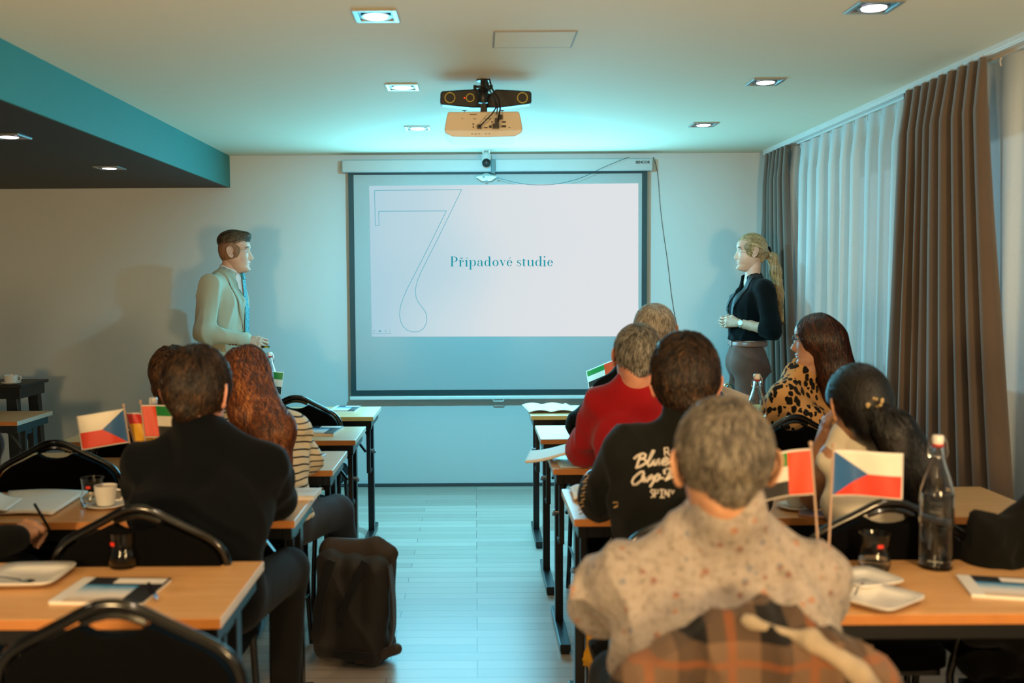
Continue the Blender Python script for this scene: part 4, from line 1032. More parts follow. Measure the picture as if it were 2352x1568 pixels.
def hand_mesh(wrist, fwd, back, left, curl, spread=.05, thumb=None, s=1.0, vox=.0026):
    P, tips = hand_prims(curl, spread, thumb, s)
    if left:
        for p in P: p['a'] = p['a'] * V3(1, -1, 1); p['b'] = p['b'] * V3(1, -1, 1)
        tips = [(a * V3(1, -1, 1), d * V3(1, -1, 1)) for a, d in tips]
    Vv, F = nets(P, vox, .005); Vv = relax(Vv, F, 1)
    # nails: small plates on the back of each fingertip
    Fm = frame(fwd, back); extra = []
    for p, d in tips:
        p = p * s; u = V3(0, 1, 0); nrm = np.cross(d, u); nrm = nrm / np.linalg.norm(nrm)
        if nrm[2] * d[0] < 0 and abs(d[0]) > .3: nrm = -nrm
        if abs(d[0]) <= .3: nrm = nrm if nrm[0] > 0 else -nrm
        c = p + nrm * .0062 * s; q = [c + d * a * .0055 * s + u * b_ * .0048 * s for a, b_ in ((-1, -1), (1, -.8), (1, .8), (-1, 1))]; extra.append(q)
    k = len(Vv); F = F.tolist(); mi = [0] * len(F)
    for q in extra: Vv = np.concatenate([Vv, np.array(q)]); F.append([k, k + 1, k + 2, k + 3]); mi.append(4); k += 4
    return Vv @ Fm.T + V3(*wrist), F, mi

# ------------------------------------------------------------------ hair
def hair_mat(name, cols, rough=.42, spec=.4):
    m = bpy.data.materials.new(name); m.use_nodes = True; t = NT(m); at = t.n('Attribute', attribute_name='rnd')
    v = t.coords(); n = t.noise(v, 22, 4); n2 = t.noise(t.coords(scale=(1, 1, .35)), 75, 3); f = t.math('ADD', t.math('MULTIPLY', at.outputs['Fac'], .50), t.math('ADD', t.math('MULTIPLY_ADD', n, .5, -.1), t.math('MULTIPLY_ADD', n2, .6, -.25)))
    k = len(cols); t.l(t.ramp(f, [(.12 + .76 * i / (k - 1), c) for i, c in enumerate(cols)]), t.b.inputs['Base Color'])
    t.b.inputs['Roughness'].default_value = rough; t.b.inputs['Specular IOR Level'].default_value = spec
    t.bump(t.noise(t.coords(scale=(1, 1, .25)), 160, 3), .5, .004); return m
def add_rnd(o, vals):
    a = o.data.attributes.new('rnd', 'FLOAT', 'POINT'); a.data.foreach_set('value', np.asarray(vals, dtype=np.float32))
def hair(parent, prims, m, R_, c, N=2600, steps=7, seg=.012, flow=None, lift=.003, w=.0016, wav=.002, vox=.007, k=.02, seed=0, disp=.003, name='hair', skip=None, taper=True, freq=60, width_jit=.4, hs=1.0, clip=None, fill=None):
    """solid hair mass from blended shapes (head frame) and thousands of thin strands combed over it"""
    if hs != 1:
        pr2 = []
        for p in prims:
            p = dict(p)
            for q in (('a', 'b', 'ra', 'rb') if p['t'] == 'c' else ('c', 'r')): p[q] = p[q] * hs
            pr2.append(p)
        prims = pr2
    P = xf(prims, R_, c); dsp = folds(seed + 5, disp, freq, 6, (1, 1, .5))
    Vv, F = nets(P, vox, k, dsp, clip); Vv = relax(Vv, F, 1)
    rs = np.random.RandomState(seed)
    # faces -> roots
    fn = np.cross(Vv[F[:, 2]] - Vv[F[:, 0]], Vv[F[:, 3]] - Vv[F[:, 1]]); ar = np.linalg.norm(fn, axis=1) + 1e-12; fn /= ar[:, None]
    pick = rs.choice(len(F), N, p=ar / ar.sum()); wts = rs.dirichlet([1, 1, 1, 1], N); p = (Vv[F[pick]] * wts[..., None]).sum(1); nr = fn[pick]
    if skip is not None:
        ok = ~skip((p - V3(*c)) @ R_); p, nr = p[ok], nr[ok]; N = len(p)
    def grad(X):
        h = .004; g = np.stack([ev(P, X + V3(*e) * h, k) - ev(P, X - V3(*e) * h, k) for e in np.eye(3)], -1); return g / (np.linalg.norm(g, axis=-1, keepdims=True) + 1e-9)
    fl = flow or (lambda X: np.tile(V3(0, 0, -1), (len(X), 1)))
    jit = rs.normal(size=(N, 3)) * .18; L = rs.uniform(.6, 1.15, N)[:, None]; ph = rs.uniform(0, 6.28, N); path = [p - nr * .002]; lv = rs.uniform(.3, 1.0, N) * lift
    sf = rs.uniform(30, 70, N)
    for s_ in range(steps):
        X = path[-1]; g = grad(X); d = fl((X - V3(*c)) @ R_) @ R_.T + jit; d = d - g * (d * g).sum(-1, keepdims=True); d /= np.linalg.norm(d, axis=1, keepdims=True) + 1e-9
        side = np.cross(d, g)
        X = X + d * seg * L + side * (wav * np.sin(ph + s_ * seg * sf))[:, None]
        dist = ev(P, X, k); tgt = lv * min(1, (s_ + 1) / 2.); X = X + g * (tgt - dist)[:, None] * .8
        path.append(X)
    n = steps + 1; W = w * (1 + width_jit * rs.uniform(-1, 1, N)); vs = []; 
    for i, X in enumerate(path):
        nx = path[min(i + 1, n - 1)] - path[max(i - 1, 0)]; nx /= np.linalg.norm(nx, axis=1, keepdims=True) + 1e-9
        g = grad(X) if i % 2 == 0 else g; sd = np.cross(nx, g); sd /= np.linalg.norm(sd, axis=1, keepdims=True) + 1e-9
        ww = (W * (1 - .85 * (i / (n - 1)) ** 2 if taper else W))[:, None]
        vs.append(np.stack([X - sd * ww, X + g * ww * .7, X + sd * ww], 1))
    S = np.stack(vs, 1).reshape(-1, 3)          # N, n, 3
    base = np.arange(N) * n * 3; q = []
    for i in range(n - 1):
        for a in (0, 1):
            q.append(np.stack([base + i * 3 + a, base + i * 3 + a + 1, base + (i + 1) * 3 + a + 1, base + (i + 1) * 3 + a], -1))
    SF = np.concatenate(q) + len(Vv)
    allv = np.concatenate([Vv, S]); allf = np.concatenate([F, SF])
    o = mk(name, allv, allf, m, parent, True)
    add_rnd(o, np.concatenate([np.full(len(Vv), .18), np.repeat(rs.uniform(0, 1, N), n * 3)]))
    return o

# ------------------------------------------------------------------ the figure
def build_person(name, J, label, top, skin='skin_fair', sleeve='long', head_R=None, fem=False, hands=(), top_g=.012, top_disp=None, top_vox=.009, top_name='jumper', bottom=None, bottom_name='trousers',
                 loc=(0, 0, 0), rz=0, vox=.011, bulk=1.0, eyes=False, neck_r=.056, top_extra=(), top_k=.035, shoe=None, shirt_sub=None, ears=True, sleeve_cut=None, nose=1.0, bottom_disp=None, top_clip=None, skirt=0, no_legs=False, hs=1.0, collar_h=0, bottom_extra=(), bottom_clip=None):
    hR = np.eye(3) if head_R is None else head_R; H = V3(*J['head'])
    pel, wai, che, nek = (V3(*J[k]) for k in ('pelvis', 'waist', 'chest', 'neck')); B = bulk
    ux = V3(*J.get('side', (1, 0, 0)))
    def torso(g, B=B):
        P = []
        for s in (-1, 1):
            P += [cone(pel + ux * s * .070, wai + ux * s * .055 * B, .105 + g, .092 * B + g), cone(wai + ux * s * .055 * B, che + ux * s * .075 * B, .092 * B + g, .105 * B + g)]
            sh = V3(*J['sh' + 'LR'[s > 0]]); up = (nek - che) / np.linalg.norm(nek - che)
            P += [cone(che + ux * s * .055 * B, sh * .62 + che * .38 + up * .035, .090 * B + g, .058 + g * .8), cone(nek + ux * s * .028 - up * .005, sh * .88 + nek * .12 - up * .004, .044 + g * .6, .040 + g * .8, k=.03)]
        return P
    def arm(S, g, end=1.):
        a, e, w = (V3(*J[q + S]) for q in ('sh', 'el', 'wr')); P = [cone(a, e, .050 * (B * .5 + .5) + g, .041 + g)]
        if end > 0: P.append(cone(e, e + (w - e) * end, .042 + g, .042 + (.026 - .042) * end + g * (1.2 if end > .9 else 1)))
        return P
    def legs(g):
        P = []
        for S, s in (('L', -1), ('R', 1)):
            h, k_, a = (V3(*J[q + S]) for q in ('hip', 'kn', 'an')); P += [cone(h, k_, .082 + g, .058 + g), cone(k_, a, .055 + g, .038 + g), ]
        return P
    body = torso(0) + [cone(nek * .8 + che * .2, H + hR @ V3(0, -.025, -.05) * hs, neck_r + .002, neck_r)]
    hm = hR @ V3(0, -.01, 0)
    for S in 'LR': body += arm(S, -.002)
    if not no_legs:
        body += legs(-.006)
        for S in 'LR':
            a = V3(*J['an' + S]); body.append(cone(a + V3(0, .0, -.045), a + V3(0, .13, -.055) if 'toe' + S not in J else V3(*J['toe' + S]), .036, .03))
    Vv, F = nets(body, vox, .022); Vv = relax(Vv, F, 2); F = F.tolist(); mi = [0] * len(F)
    def addm(v, f, m_):
        nonlocal Vv, F, mi
        k = len(Vv); Vv = np.concatenate([Vv, v]); F = F + [[i + k for i in q] for q in f]; mi = mi + list(m_)
    hv, hf, hmi = head_loft(fem, nose); addm(hv @ hR.T * hs + H, hf, hmi)
    if ears:
        for s in (-1, 1):
            e = ear(s); ev_ = np.array([tuple(v) for v in e.v]); addm(ev_ @ hR.T * hs + H, e.f, [0] * len(e.f))
    if eyes:
        for s in (-1, 1):
            c0 = V3(s * .031, .0665, .011)
            e = MB(); pr = [(.0125 * math.sin(PI * k / 12), -.0125 * math.cos(PI * k / 12)) for k in range(13)]; e.lathe(pr, c0, 20, axis=(0, 1, 0)); v_ = np.array([tuple(v) for v in e.v]); addm(v_ @ hR.T * hs + H, e.f, [3 if (v_[q].mean(0)[1] > c0[1] + .0108) else 2 for q in e.f])
            for (za, zb, th, mm) in ((.0195, .0165, .0028, 0), (.0045, .006, .002, 0)):
                e = MB(); e.tube([c0 + V3(-.017, .004, za - .011 - .004), c0 + V3(-.008, .0125, za - .011), c0 + V3(.004, .0135, za - .011 + .0005), c0 + V3(.016, .006, za - .011 - .003)], th, 8); v_ = np.array([tuple(v) for v in e.v]); addm(v_ @ hR.T * hs + H, e.f, [mm] * len(e.f))
            e = MB(); e.tube([c0 + V3(-s * .018, .018, .018), c0 + V3(-s * .004, .0225, .022), c0 + V3(s * .012, .016, .022), c0 + V3(s * .022, .006, .016)], [.002, .003, .0028, .001], 6); v_ = np.array([tuple(v) for v in e.v]); addm(v_ @ hR.T * hs + H, e.f, [5] * len(e.f))
    for hd in hands:
        v_, f_, m_ = hand_mesh(**hd); addm(v_, f_, m_)
    nail = M.get(J.get('nail', ''), M['lips']) if J.get('nail') else M['nail']
    root = mk(name, Vv, F, [M[skin], M['lips'], M['eye_white'], M['iris'], nail, M['lash']], None, True, mi, loc=loc, rz=rz)
    tag(root, label, 'person')
    g = top_g; upn = (nek - che) / np.linalg.norm(nek - che); P = torso(g) + [cone(nek * .6 + che * .4, nek - upn * .01, neck_r + .024 + g * .5, neck_r + .012 + g * .4, k=.03)]
    na = nek * .8 + che * .2; nb = H + hR @ V3(0, -.025, -.05) * hs; P.append(cone(na, na + (nb - na) * (collar_h or .28), neck_r + .020, neck_r + .011 + .004 * (collar_h > 0), k=.02))
    if sleeve == 'long':
        for S in 'LR': P += arm(S, g * 1.1, .97)
    elif sleeve == 'half':
        for S in 'LR': P += arm(S, g, .18)
    elif sleeve == 'short':
        for S in 'LR':
            a, e = V3(*J['sh' + S]), V3(*J['el' + S]); P.append(cone(a, a + (e - a) * .6, .056 + g, .05 + g))
    P += list(top_extra)
    td = top_disp
    if shirt_sub: P += shirt_sub
    to = nmesh(top_name, P, top, root, top_vox, top_k, td, top_clip)
    J['_top'] = (P, top_k, td)
    if bottom and not no_legs:
        Pb = legs(.008) + [cone(pel - ux * .06, pel + ux * .06, .115, .115)] + list(bottom_extra)
        nmesh(bottom_name, Pb, bottom, root, .012, .03, bottom_disp, bottom_clip)
        for S in 'LR':
            a = V3(*J['an' + S]); t = a + V3(0, .15, -.055) if 'toe' + S not in J else V3(*J['toe' + S]); b0 = V3(a[0], a[1], t[2])
            d = (t - b0); d /= np.linalg.norm(d)
            z0 = t[2] - .032
            nmesh('shoe', [cone(b0 - d * .045, b0 + d * .06, .040, .042), cone(b0 + d * .05, t, .042, .036), cone(b0 - d * .02, a - V3(0, 0, .02), .042, .046)], shoe or M['shoe'], root, .009, .02, None, lambda G: z0 - G[..., 2])
    return root
M['nail'] = mat('fingernail', 'd8a898', .3, var=(30, .03)); M['nail_red'] = mat('red_nail_varnish', '9c1420', .2, var=(30, .05)); M['shoe'] = mat('black_shoe_leather', '141210', .35, var=(20, .2))
# ------------------------------------------------------------------ hair shapes in the head frame
def cap(t=.010, face=(0, .112, -.050), fr=(.125, .092, .125), top=0, nape=None, k=.012):
    P = [ell((0, -.010, .018 + top * .4), (.078 + t, .096 + t, .102 + t + top))]
    P[0] = ell((0, -.012, .034 + top * .4), (.0775 + t, .094 + t, .090 + t + top))
    P.append(cone((0, -.052, .0), (0, -.058, -.030), .054 + t, .030 + t))
    P.append(ell(face, fr, sub=True, k=k))
    for s in (-1, 1): P.append(ell((s * .100, .004, -.028), (.030, .040, .048), sub=True, k=.006))
    return P
def whorl(down=.5, c0=(0, -.045, .12)):
    c0 = V3(*c0)
    def f(q):
        d = q - c0; d = d / (np.linalg.norm(d, axis=1, keepdims=True) + 1e-6); return d * (1 - down) + V3(0, 0, -1) * down + np.cross(d, V3(0, 0, 1)) * .15
    return f
def back(q): return np.tile(V3(0, -1, -.25), (len(q), 1))
HM = {}
HM['grey'] = hair_mat('grey_hair', ['26221d', '4f483f', '7a7163', '99907f'])
HM['silver'] = hair_mat('silver_hair', ['33312e', '6e6a63', 'a09b92', 'c8c3b9'])
HM['white'] = hair_mat('pale_grey_hair', ['6a625a', 'a0968a', 'c4bcb0', 'dcd6cc'])
HM['dark'] = hair_mat('dark_brown_hair', ['0b0806', '1d150f', '382a1e', '5a4836'])
HM['brown'] = hair_mat('brown_hair', ['080504', '1c120b', '3c2818', '6a4a2c'])
HM['red'] = hair_mat('auburn_hair', ['180a04', '4a220b', '8a4a1e', 'c08040'], .36, .6)
HM['redd'] = hair_mat('dark_auburn_hair', ['0d0603', '27110a', '4c2413', '7c4022'], .34, .6)
HM['blond'] = hair_mat('blond_hair', ['4c3c22', '8a6f45', 'b9996a', 'd6bd94'], .36, .5)
HM['black'] = hair_mat('black_hair', ['030303', '080707', '130f0d', '241c18'], .34, .5)
HM['curl'] = hair_mat('curly_brown_hair', ['120a05', '3a2413', '6a4526', '936a40'])
HM['man'] = hair_mat('swept_brown_hair', ['282017', '4a3d2d', '6c5b44', '8c7a5c'])
HM['fade'] = hair_mat('short_brown_hair', ['7d5942', '91694f', 'a3795d', 'b08768'], .7, .2)

def seat(headc, lean=.04, shz=1.02, sw=.185, cx=0, nk=None, elL=None, elR=None, wrL=None, wrR=None, **kw):
    J = dict(pelvis=(0, -.035, .59), waist=(cx * .4, -.055 + lean * .2, .76), chest=(cx * .9, lean * .6 - .03, shz - .13), neck=nk or (cx, lean * .9, shz + .06), head=headc,
             shL=(cx - sw, lean * .8, shz), shR=(cx + sw, lean * .8, shz), elL=elL or (cx - sw - .08, .20, .80), elR=elR or (cx + sw + .08, .20, .80), wrL=wrL or (-.09, .38, .785), wrR=wrR or (.09, .38, .785),
             hipL=(-.09, -.01, .56), hipR=(.09, -.01, .56), knL=(-.14, .37, .53), knR=(.14, .37, .53), anL=(-.14, .33, .10), anR=(.14, .33, .10))
    J.update(kw); return J
flat = dict(fwd=(0, 1, 0), back=(0, 0, 1), curl=(.25, .35, .25))
def two_hands(J, fL=(.5, 1, 0), fR=(-.5, 1, 0), curl=(.3, .4, .3), s=1.0):
    wl, wr = V3(*J['wrL']), V3(*J['wrR'])
    return [dict(wrist=wl, fwd=fL, back=(0, 0, 1), left=True, curl=curl, s=s, vox=.0034), dict(wrist=wr, fwd=fR, back=(0, 0, 1), left=False, curl=curl, s=s, vox=.0034)]
def on_surface(J, pts, off, iters=4):
    P, k, td = J['_top']; X = np.array([tuple(p) for p in pts], float)
    for _ in range(iters):
        h = .003; d = ev(P, X, k, td); g = np.stack([ev(P, X + V3(*e) * h, k) - ev(P, X - V3(*e) * h, k) for e in np.eye(3)], -1); g /= np.linalg.norm(g, axis=1, keepdims=True) + 1e-9
        X = X - g * (d - off)[:, None]
    return X, g
def ribbon(J, path, w, off, thick, name, m, parent, n=4):
    """strip of cloth lying on the garment surface along a path"""
    c = np.array([tuple(p) for p in smooth_path(path, n)]); X, g = on_surface(J, c, off); T = np.gradient(X, axis=0); S = np.cross(T, g); S /= np.linalg.norm(S, axis=1, keepdims=True) + 1e-9
    N = len(X); W = np.interp(np.linspace(0, 1, N), np.linspace(0, 1, len(w)), w)[:, None] if isinstance(w, (list, tuple)) else np.full((N, 1), w)
    rows = [on_surface(J, X + S * W * a / 2, off)[0] for a in (-1, -.33, .33, 1)]; inn = [r - g * thick for r in (rows[-1], rows[0])]
    V = np.stack(rows + inn, 1).reshape(-1, 3); F = [(i * 6 + a, i * 6 + (a + 1) % 6, (i + 1) * 6 + (a + 1) % 6, (i + 1) * 6 + a) for i in range(N - 1) for a in range(6)] + [(0, 1, 2, 3, 4, 5)[::-1], tuple((N - 1) * 6 + a for a in range(6))]
    return mk(name, V, F, m, parent, True)

# ------------------------------------------------------------------ garments
M['navy'] = cloth('navy_knit', '04070c', (12, .2), .92, 500, .03, .1)
M['black_cloth'] = cloth('black_cloth', '050606', (12, .2), .9, 500, .03, .1)
M['red_cloth'] = cloth('red_knit', 'a01018', (8, .08), .9, 600, .1, .15)
M['dark_jersey'] = cloth('black_jersey', '0e0f0d', (9, .15), .85, 500, .04, .12)
M['suit'] = cloth('beige_suit', 'a8a28c', (6, .05), .8, 900, .15, .2)
M['shirt_white'] = cloth('white_shirt', 'd4d2d2', (9, .03), .7, 900, .1)
m = M['tie'] = mat('teal_tie', '1f6a74', .4); t = NT(m); v = t.coords(); vo = t.n('TexVoronoi'); vo.inputs['Scale'].default_value = 90; t.l(v, vo.inputs['Vector']); t.l(t.ramp(vo.outputs[0], [(.25, '0f3a46'), (.55, '2e8a92')]), t.b.inputs['Base Color'])
M['brown_cloth'] = cloth('brown_trouser_cloth', '653524', (5, .08), .75, 800, .05, .3)
M['belt'] = mat('tan_leather_belt', '8a4a34', .4, var=(30, .1))
M['jeans'] = cloth('grey_blue_denim', '30343c', (14, .2), .9, 500, .05)
M['dark_trousers'] = cloth('charcoal_cloth', '100f0e', (9, .15), .9, 500, .03, .15)
M['vest_white'] = cloth('off_white_cloth', 'd6cbb6', (9, .05), .85, 500, .1)
m = M['stripe'] = cloth('striped_knit', 'd8c8ac', None or (9, .05)); t = NT(m); v = t.coords(); sep = t.n('SeparateXYZ'); t.l(v, sep.inputs[0])
z = t.math('ADD', sep.outputs[2], t.math('MULTIPLY_ADD', t.noise(v, 5, 1), .05, -.025)); z = t.math('ADD', z, t.math('MULTIPLY', t.math('ABSOLUTE', sep.outputs[0]), .22))
f = t.math('FRACT', t.math('MULTIPLY', z, 41)); t.l(t.mix(t.math('LESS_THAN', f, .22), 'd9c9ac', '16191f'), t.b.inputs['Base Color'])
m = M['leopard'] = cloth('leopard_print', 'c8975c', (9, .05)); t = NT(m); v = t.coords(scale=(1, 1, .72)); dn = t.noise(v, 40, 2, out=1)
mxv = t.n('VectorMath', operation='MULTIPLY_ADD'); t.l(dn, mxv.inputs[0]); mxv.inputs[1].default_value = (.022,) * 3; t.l(v, mxv.inputs[2])
vo = t.n('TexVoronoi'); vo.inputs['Scale'].default_value = 36; t.l(mxv.outputs[0], vo.inputs['Vector']); t.l(t.mix(t.math('LESS_THAN', vo.outputs[0], .45), 'cd9a60', '100d0b'), t.b.inputs['Base Color'])
m = M['floral'] = cloth('floral_print_shirt', 'b0a08f', (9, .05)); t = NT(m); v = t.coords()
c0 = t.ramp(t.noise(v, 70, 5, .6), [(.32, '726a63'), (.45, '8b8179'), (.6, '968c84'), (.72, '868082')])
vo = t.n('TexVoronoi'); vo.inputs['Scale'].default_value = 34; t.l(v, vo.inputs['Vector']); near = t.math('LESS_THAN', t.math('ADD', vo.outputs[0], t.math('MULTIPLY', t.noise(v, 120, 2), .25)), .36)
sp = t.ramp(t.noise(v, 7, 0), [(.35, '965a32'), (.45, '6c3429'), (.55, '5b6270'), (.65, '7c4426')], 'CONSTANT')
t.l(t.mix(t.math('MULTIPLY', near, .62), c0, sp), t.b.inputs['Base Color'])
m = M['plaid'] = cloth('plaid_wool', 'c8a888', (9, .05)); t = NT(m); v = t.coords(); sep = t.n('SeparateXYZ'); t.l(v, sep.inputs[0])
fx = t.math('FRACT', t.math('MULTIPLY', sep.outputs[0], 7.2)); fz = t.math('FRACT', t.math('MULTIPLY', sep.outputs[2], 8.0))
a_ = t.math('LESS_THAN', fx, .36); b_ = t.math('LESS_THAN', fz, .40); c_ = t.mix(t.math('MULTIPLY', t.math('ADD', a_, b_), .5), '5e4938', '070504')
l1 = t.math('LESS_THAN', t.math('ABSOLUTE', t.math('SUBTRACT', fx, .66)), .06); l2 = t.math('LESS_THAN', t.math('ABSOLUTE', t.math('SUBTRACT', fz, .7)), .05)
c_ = t.mix(t.math('MULTIPLY', t.math('MAXIMUM', l1, l2), .35), c_, '8a4512'); t.l(c_, t.b.inputs['Base Color'])

# ------------------------------------------------------------------ standing man
RM = (-1.58, 6.30, 0); hz = PY(538, 528, 6.3).z - .116 - .026
J = dict(pelvis=(0, 0, .98), waist=(0, -.01, 1.14), chest=(0, .0, 1.36), neck=(0, .02, 1.53), head=(0, .075, hz), shL=(-.185, -.02, 1.475), shR=(.185, -.02, 1.475), elR=(.265, -.035, 1.185), wrR=(.175, .195, 1.13), elL=(-.26, -.06, 1.19), wrL=(-.22, .06, .98),
         hipL=(-.09, 0, .92), hipR=(.09, 0, .92), knL=(-.11, .03, .5), knR=(.11, .02, .5), anL=(-.12, -.02, .10), anR=(.12, -.02, .10))
HR = Rz(R(6))
th = [(.022, .026, -.010), (.050, .040, -.030), (.074, .036, -.044), (.094, .026, -.050)]
sm = build_person('person', J, 'standing person in light beige suit and teal tie holding a small clicker', M['suit'], 'skin_fair', head_R=HR, loc=RM, rz=R(-97), top_g=.014, top_disp=folds(3, .006, 22), top_vox=.007, top_name='suit_jacket', bottom=M['suit'], eyes=True, top_k=.03,
    top_extra=[cone((0, .045, 1.36), (0, .04, 1.10), .085, .085), cone((-.06, .0, 1.0), (-.07, 0, .86), .13, .125), cone((.06, .0, 1.0), (.07, 0, .86), .13, .125)],
    top_clip=lambda G: .82 - G[..., 2],
    hands=[dict(wrist=(.172, .208, 1.128), fwd=(-.12, 1, -.12), back=(1, .12, .35), left=False, curl=[(.75, 1.0, .5), (.8, 1.05, .6), (.9, 1.1, .6), (1.0, 1.1, .6)], thumb=th, s=.97, vox=.0024), dict(wrist=(-.22, .065, .97), fwd=(.05, .3, -1), back=(-1, 0, 0), left=True, curl=(.4, .5, .4), vox=.0034)])
nmesh('shirt_collar', [cone((0, .01, 1.51), (0, .042, 1.59), .070, .063), ell((0, .05, 1.66), (.058, .062, .115), sub=True)], M['shirt_white'], sm, .004, .008, None, lambda G: G[..., 2] - (1.60 - (G[..., 1] - .0) * .42))
nmesh('shirt_front', [cone((0, .070, 1.51), (0, .088, 1.30), .046, .05), cone((0, .088, 1.30), (0, .09, 1.14), .05, .03)], M['shirt_white'], sm, .006, .02)
MB().bar((0, .116, 1.545), (0, .124, 1.505), .036, .018, up=(0, 1, 0)).bar((0, .123, 1.51), (0, .143, 1.32), .055, .005, up=(0, 1, 0)).bar((0, .143, 1.33), (0, .138, 1.12), .072, .005, up=(0, 1, 0)).build('necktie', M['tie'], sm, bevel=.003)
M['lapel'] = cloth('suit_lapel', '9b9580', (6, .05), .8, 900, .15)
for s in (-1, 1):
    ribbon(J, [(s * .03, -.085, 1.565), (s * .072, -.045, 1.565), (s * .075, .03, 1.53), (s * .068, .10, 1.45), (s * .062, .14, 1.37), (s * .045, .15, 1.28), (s * .025, .15, 1.16)], [.05, .055, .06, .075, .07, .045, .008], .006, .004, 'lapel', M['lapel'], sm)
for k in range(3):
    X, g = on_surface(J, [(.24, .15 - .018 * k, 1.09)], .001); MB().lathe([(0, .004), (.006, .003), (.007, 0), (0, 0)][::-1], tuple(X[0]), 12, axis=tuple(g[0])).build('cuff_button', M['brown_cloth'], sm)
hair(sm, [ell((0, -.014, .072), (.078, .098, .066)), ell((0, .048, .100), (.054, .046, .028)), ell((0, .125, .030), (.12, .055, .052), sub=True), ell((0, 0, -.030), (.16, .17, .066), sub=True, k=.03)], HM['man'], HR, J['head'], 3200, 5, .008, lambda q: np.tile(V3(.25, .8, .2), (len(q), 1)), .007, .0010, .001, .005, .012, 11, .003)
hair(sm, [ell((0, -.013, .022), (.0835, .0965, .112)), ell((0, .118, -.040), (.14, .085, .135), sub=True, k=.008), ell((0, .03, -.12), (.2, .2, .075), sub=True, k=.02)] + [ell((q_ * .100, .002, -.012), (.030, .030, .045), sub=True, k=.006) for q_ in (-1, 1)], HM['fade'], HR, J['head'], 1500, 2, .003, whorl(.7), .0008, .0007, 0, .005, .012, 12, .0005, name='clipped_side_hair')
# clicker
q = (Matrix.Translation(RM) @ Matrix.Rotation(R(-97), 4, 'Z') @ Vector((.150, .300, 1.092)))
b = MB().bar((-.07, 0, 0), (.035, 0, .0), .024, .012, 0); o = b.build('presentation_clicker', M['black_plastic'], loc=tuple(q), rz=R(-2), bevel=.003); tag(o, 'small black clicker with yellow stripe in the standing person\'s fist', 'remote control')
MB().box((.018, -.0125, -.001), (.024, .002, .006)).build('yellow_stripe', mat('yellow_stripe', 'd8a410', .4, var=(9, .05)), o)

# ------------------------------------------------------------------ standing woman
RW_ = (1.72, 6.20, 0); hs = .92; hz = PY(1725, 535, 6.2).z - .116 * hs - .014
J = dict(pelvis=(0, .03, .97), waist=(0, .015, 1.12), chest=(0, .01, 1.32), neck=(0, -.005, 1.475), head=(0, .012, hz), shL=(-.165, -.035, 1.425), shR=(.165, -.035, 1.425), elL=(-.25, -.055, 1.18), elR=(.215, -.09, 1.18), wrL=(-.105, .110, 1.222), wrR=(.07, .115, 1.225),
         hipL=(-.085, .03, .92), hipR=(.085, .03, .92), knL=(-.09, .04, .5), knR=(.09, .04, .5), anL=(-.09, 0, .12), anR=(.09, 0, .12))
HR = Rz(R(-2)) @ Rx(R(2))
thc = [(.022, .026, -.010), (.050, .044, -.018), (.074, .040, -.030), (.092, .030, -.036)]
sw_ = build_person('person', J, 'standing blond person with ponytail, black jacket and brown trousers, hands clasped', M['black_cloth'], 'skin_fair', fem=True, head_R=HR, hs=hs, loc=RW_, rz=R(90), bulk=.9, sleeve='half', top_g=.013, top_disp=folds(8, .006, 24), top_vox=.007, top_name='short_jacket', neck_r=.046, eyes=True, top_k=.03, nose=.85,
    top_extra=[ell((0, .070, 1.31), (.115, .065, .075)), cone((0, .03, 1.25), (0, .03, 1.10), .10, .115), cone((0, -.055, 1.36), (0, -.035, 1.13), .095, .10)] + [cone((s * .165, -.035, 1.425), (s * .240, -.055, 1.225), .050, .048) for s in (-1, 1)] + [cone((s * .240, -.055, 1.225), (s * .236, -.04, 1.20), .048, .046) for s in (-1, 1)] + [ell((0, .085, 1.50), (.048, .085, .13), sub=True, k=.01)],
    top_clip=lambda G: 1.112 - G[..., 2] - .02 * (np.abs(G[..., 0]) > .16),
    hands=[dict(wrist=(-.103, .114, 1.222), fwd=(.75, 1, .08), back=(-1, .45, .25), left=True, curl=[(.7, .8, .4), (.75, .85, .4), (.8, .9, .4), (.85, .9, .4)], thumb=thc, s=.92, vox=.0024), dict(wrist=(.055, .112, 1.225), fwd=(-.55, 1, .04), back=(1, .45, .25), left=False, curl=[(.45, .95, .6), (.5, 1.0, .6), (.55, 1.0, .6), (.6, 1.0, .6)], thumb=thc, s=.92, vox=.0024)],
    bottom=M['brown_cloth'], bottom_disp=folds(21, .010, 22), bottom_extra=[cone((s * .06, .03, .97), (s * .05, .02, 1.10), .112, .098) for s in (-1, 1)], bottom_clip=lambda G: G[..., 2] - 1.105)
nmesh('belt', [cone((s * .06, .03, .97), (s * .05, .02, 1.12), .117, .104) for s in (-1, 1)], M['belt'], sw_, .006, .03, None, lambda G: np.maximum(G[..., 2] - 1.108, 1.074 - G[..., 2]))
MB().box((-.0, .128, 1.091), (.045, .008, .036)).build('belt_buckle', M['chrome'], sw_, bevel=.003)
M['satin'] = mat('satin_lapel', '0b0d0f', .6, var=(20, .1))
for s in (-1, 1): ribbon(J, [(s * .03, -.07, 1.50), (s * .06, -.03, 1.495), (s * .07, .04, 1.45), (s * .07, .10, 1.38), (s * .055, .14, 1.30), (s * .02, .14, 1.22)], [.03, .035, .045, .06, .045, .008], .006, .004, 'lapel', M['satin'], sw_)
wp_ = V3(-.118, .092, 1.217); ax = V3(.63, 1, .2); ax /= np.linalg.norm(ax); fr_ = frame(ax, (-1, .45, .25))
MB().lathe([(.029, -.007), (.031, 0), (.029, .007), (.027, .007), (.027, -.007)], tuple(wp_), 24, axis=tuple(ax), cap=False).build('watch_strap', M['chrome'], sw_, smooth=True)
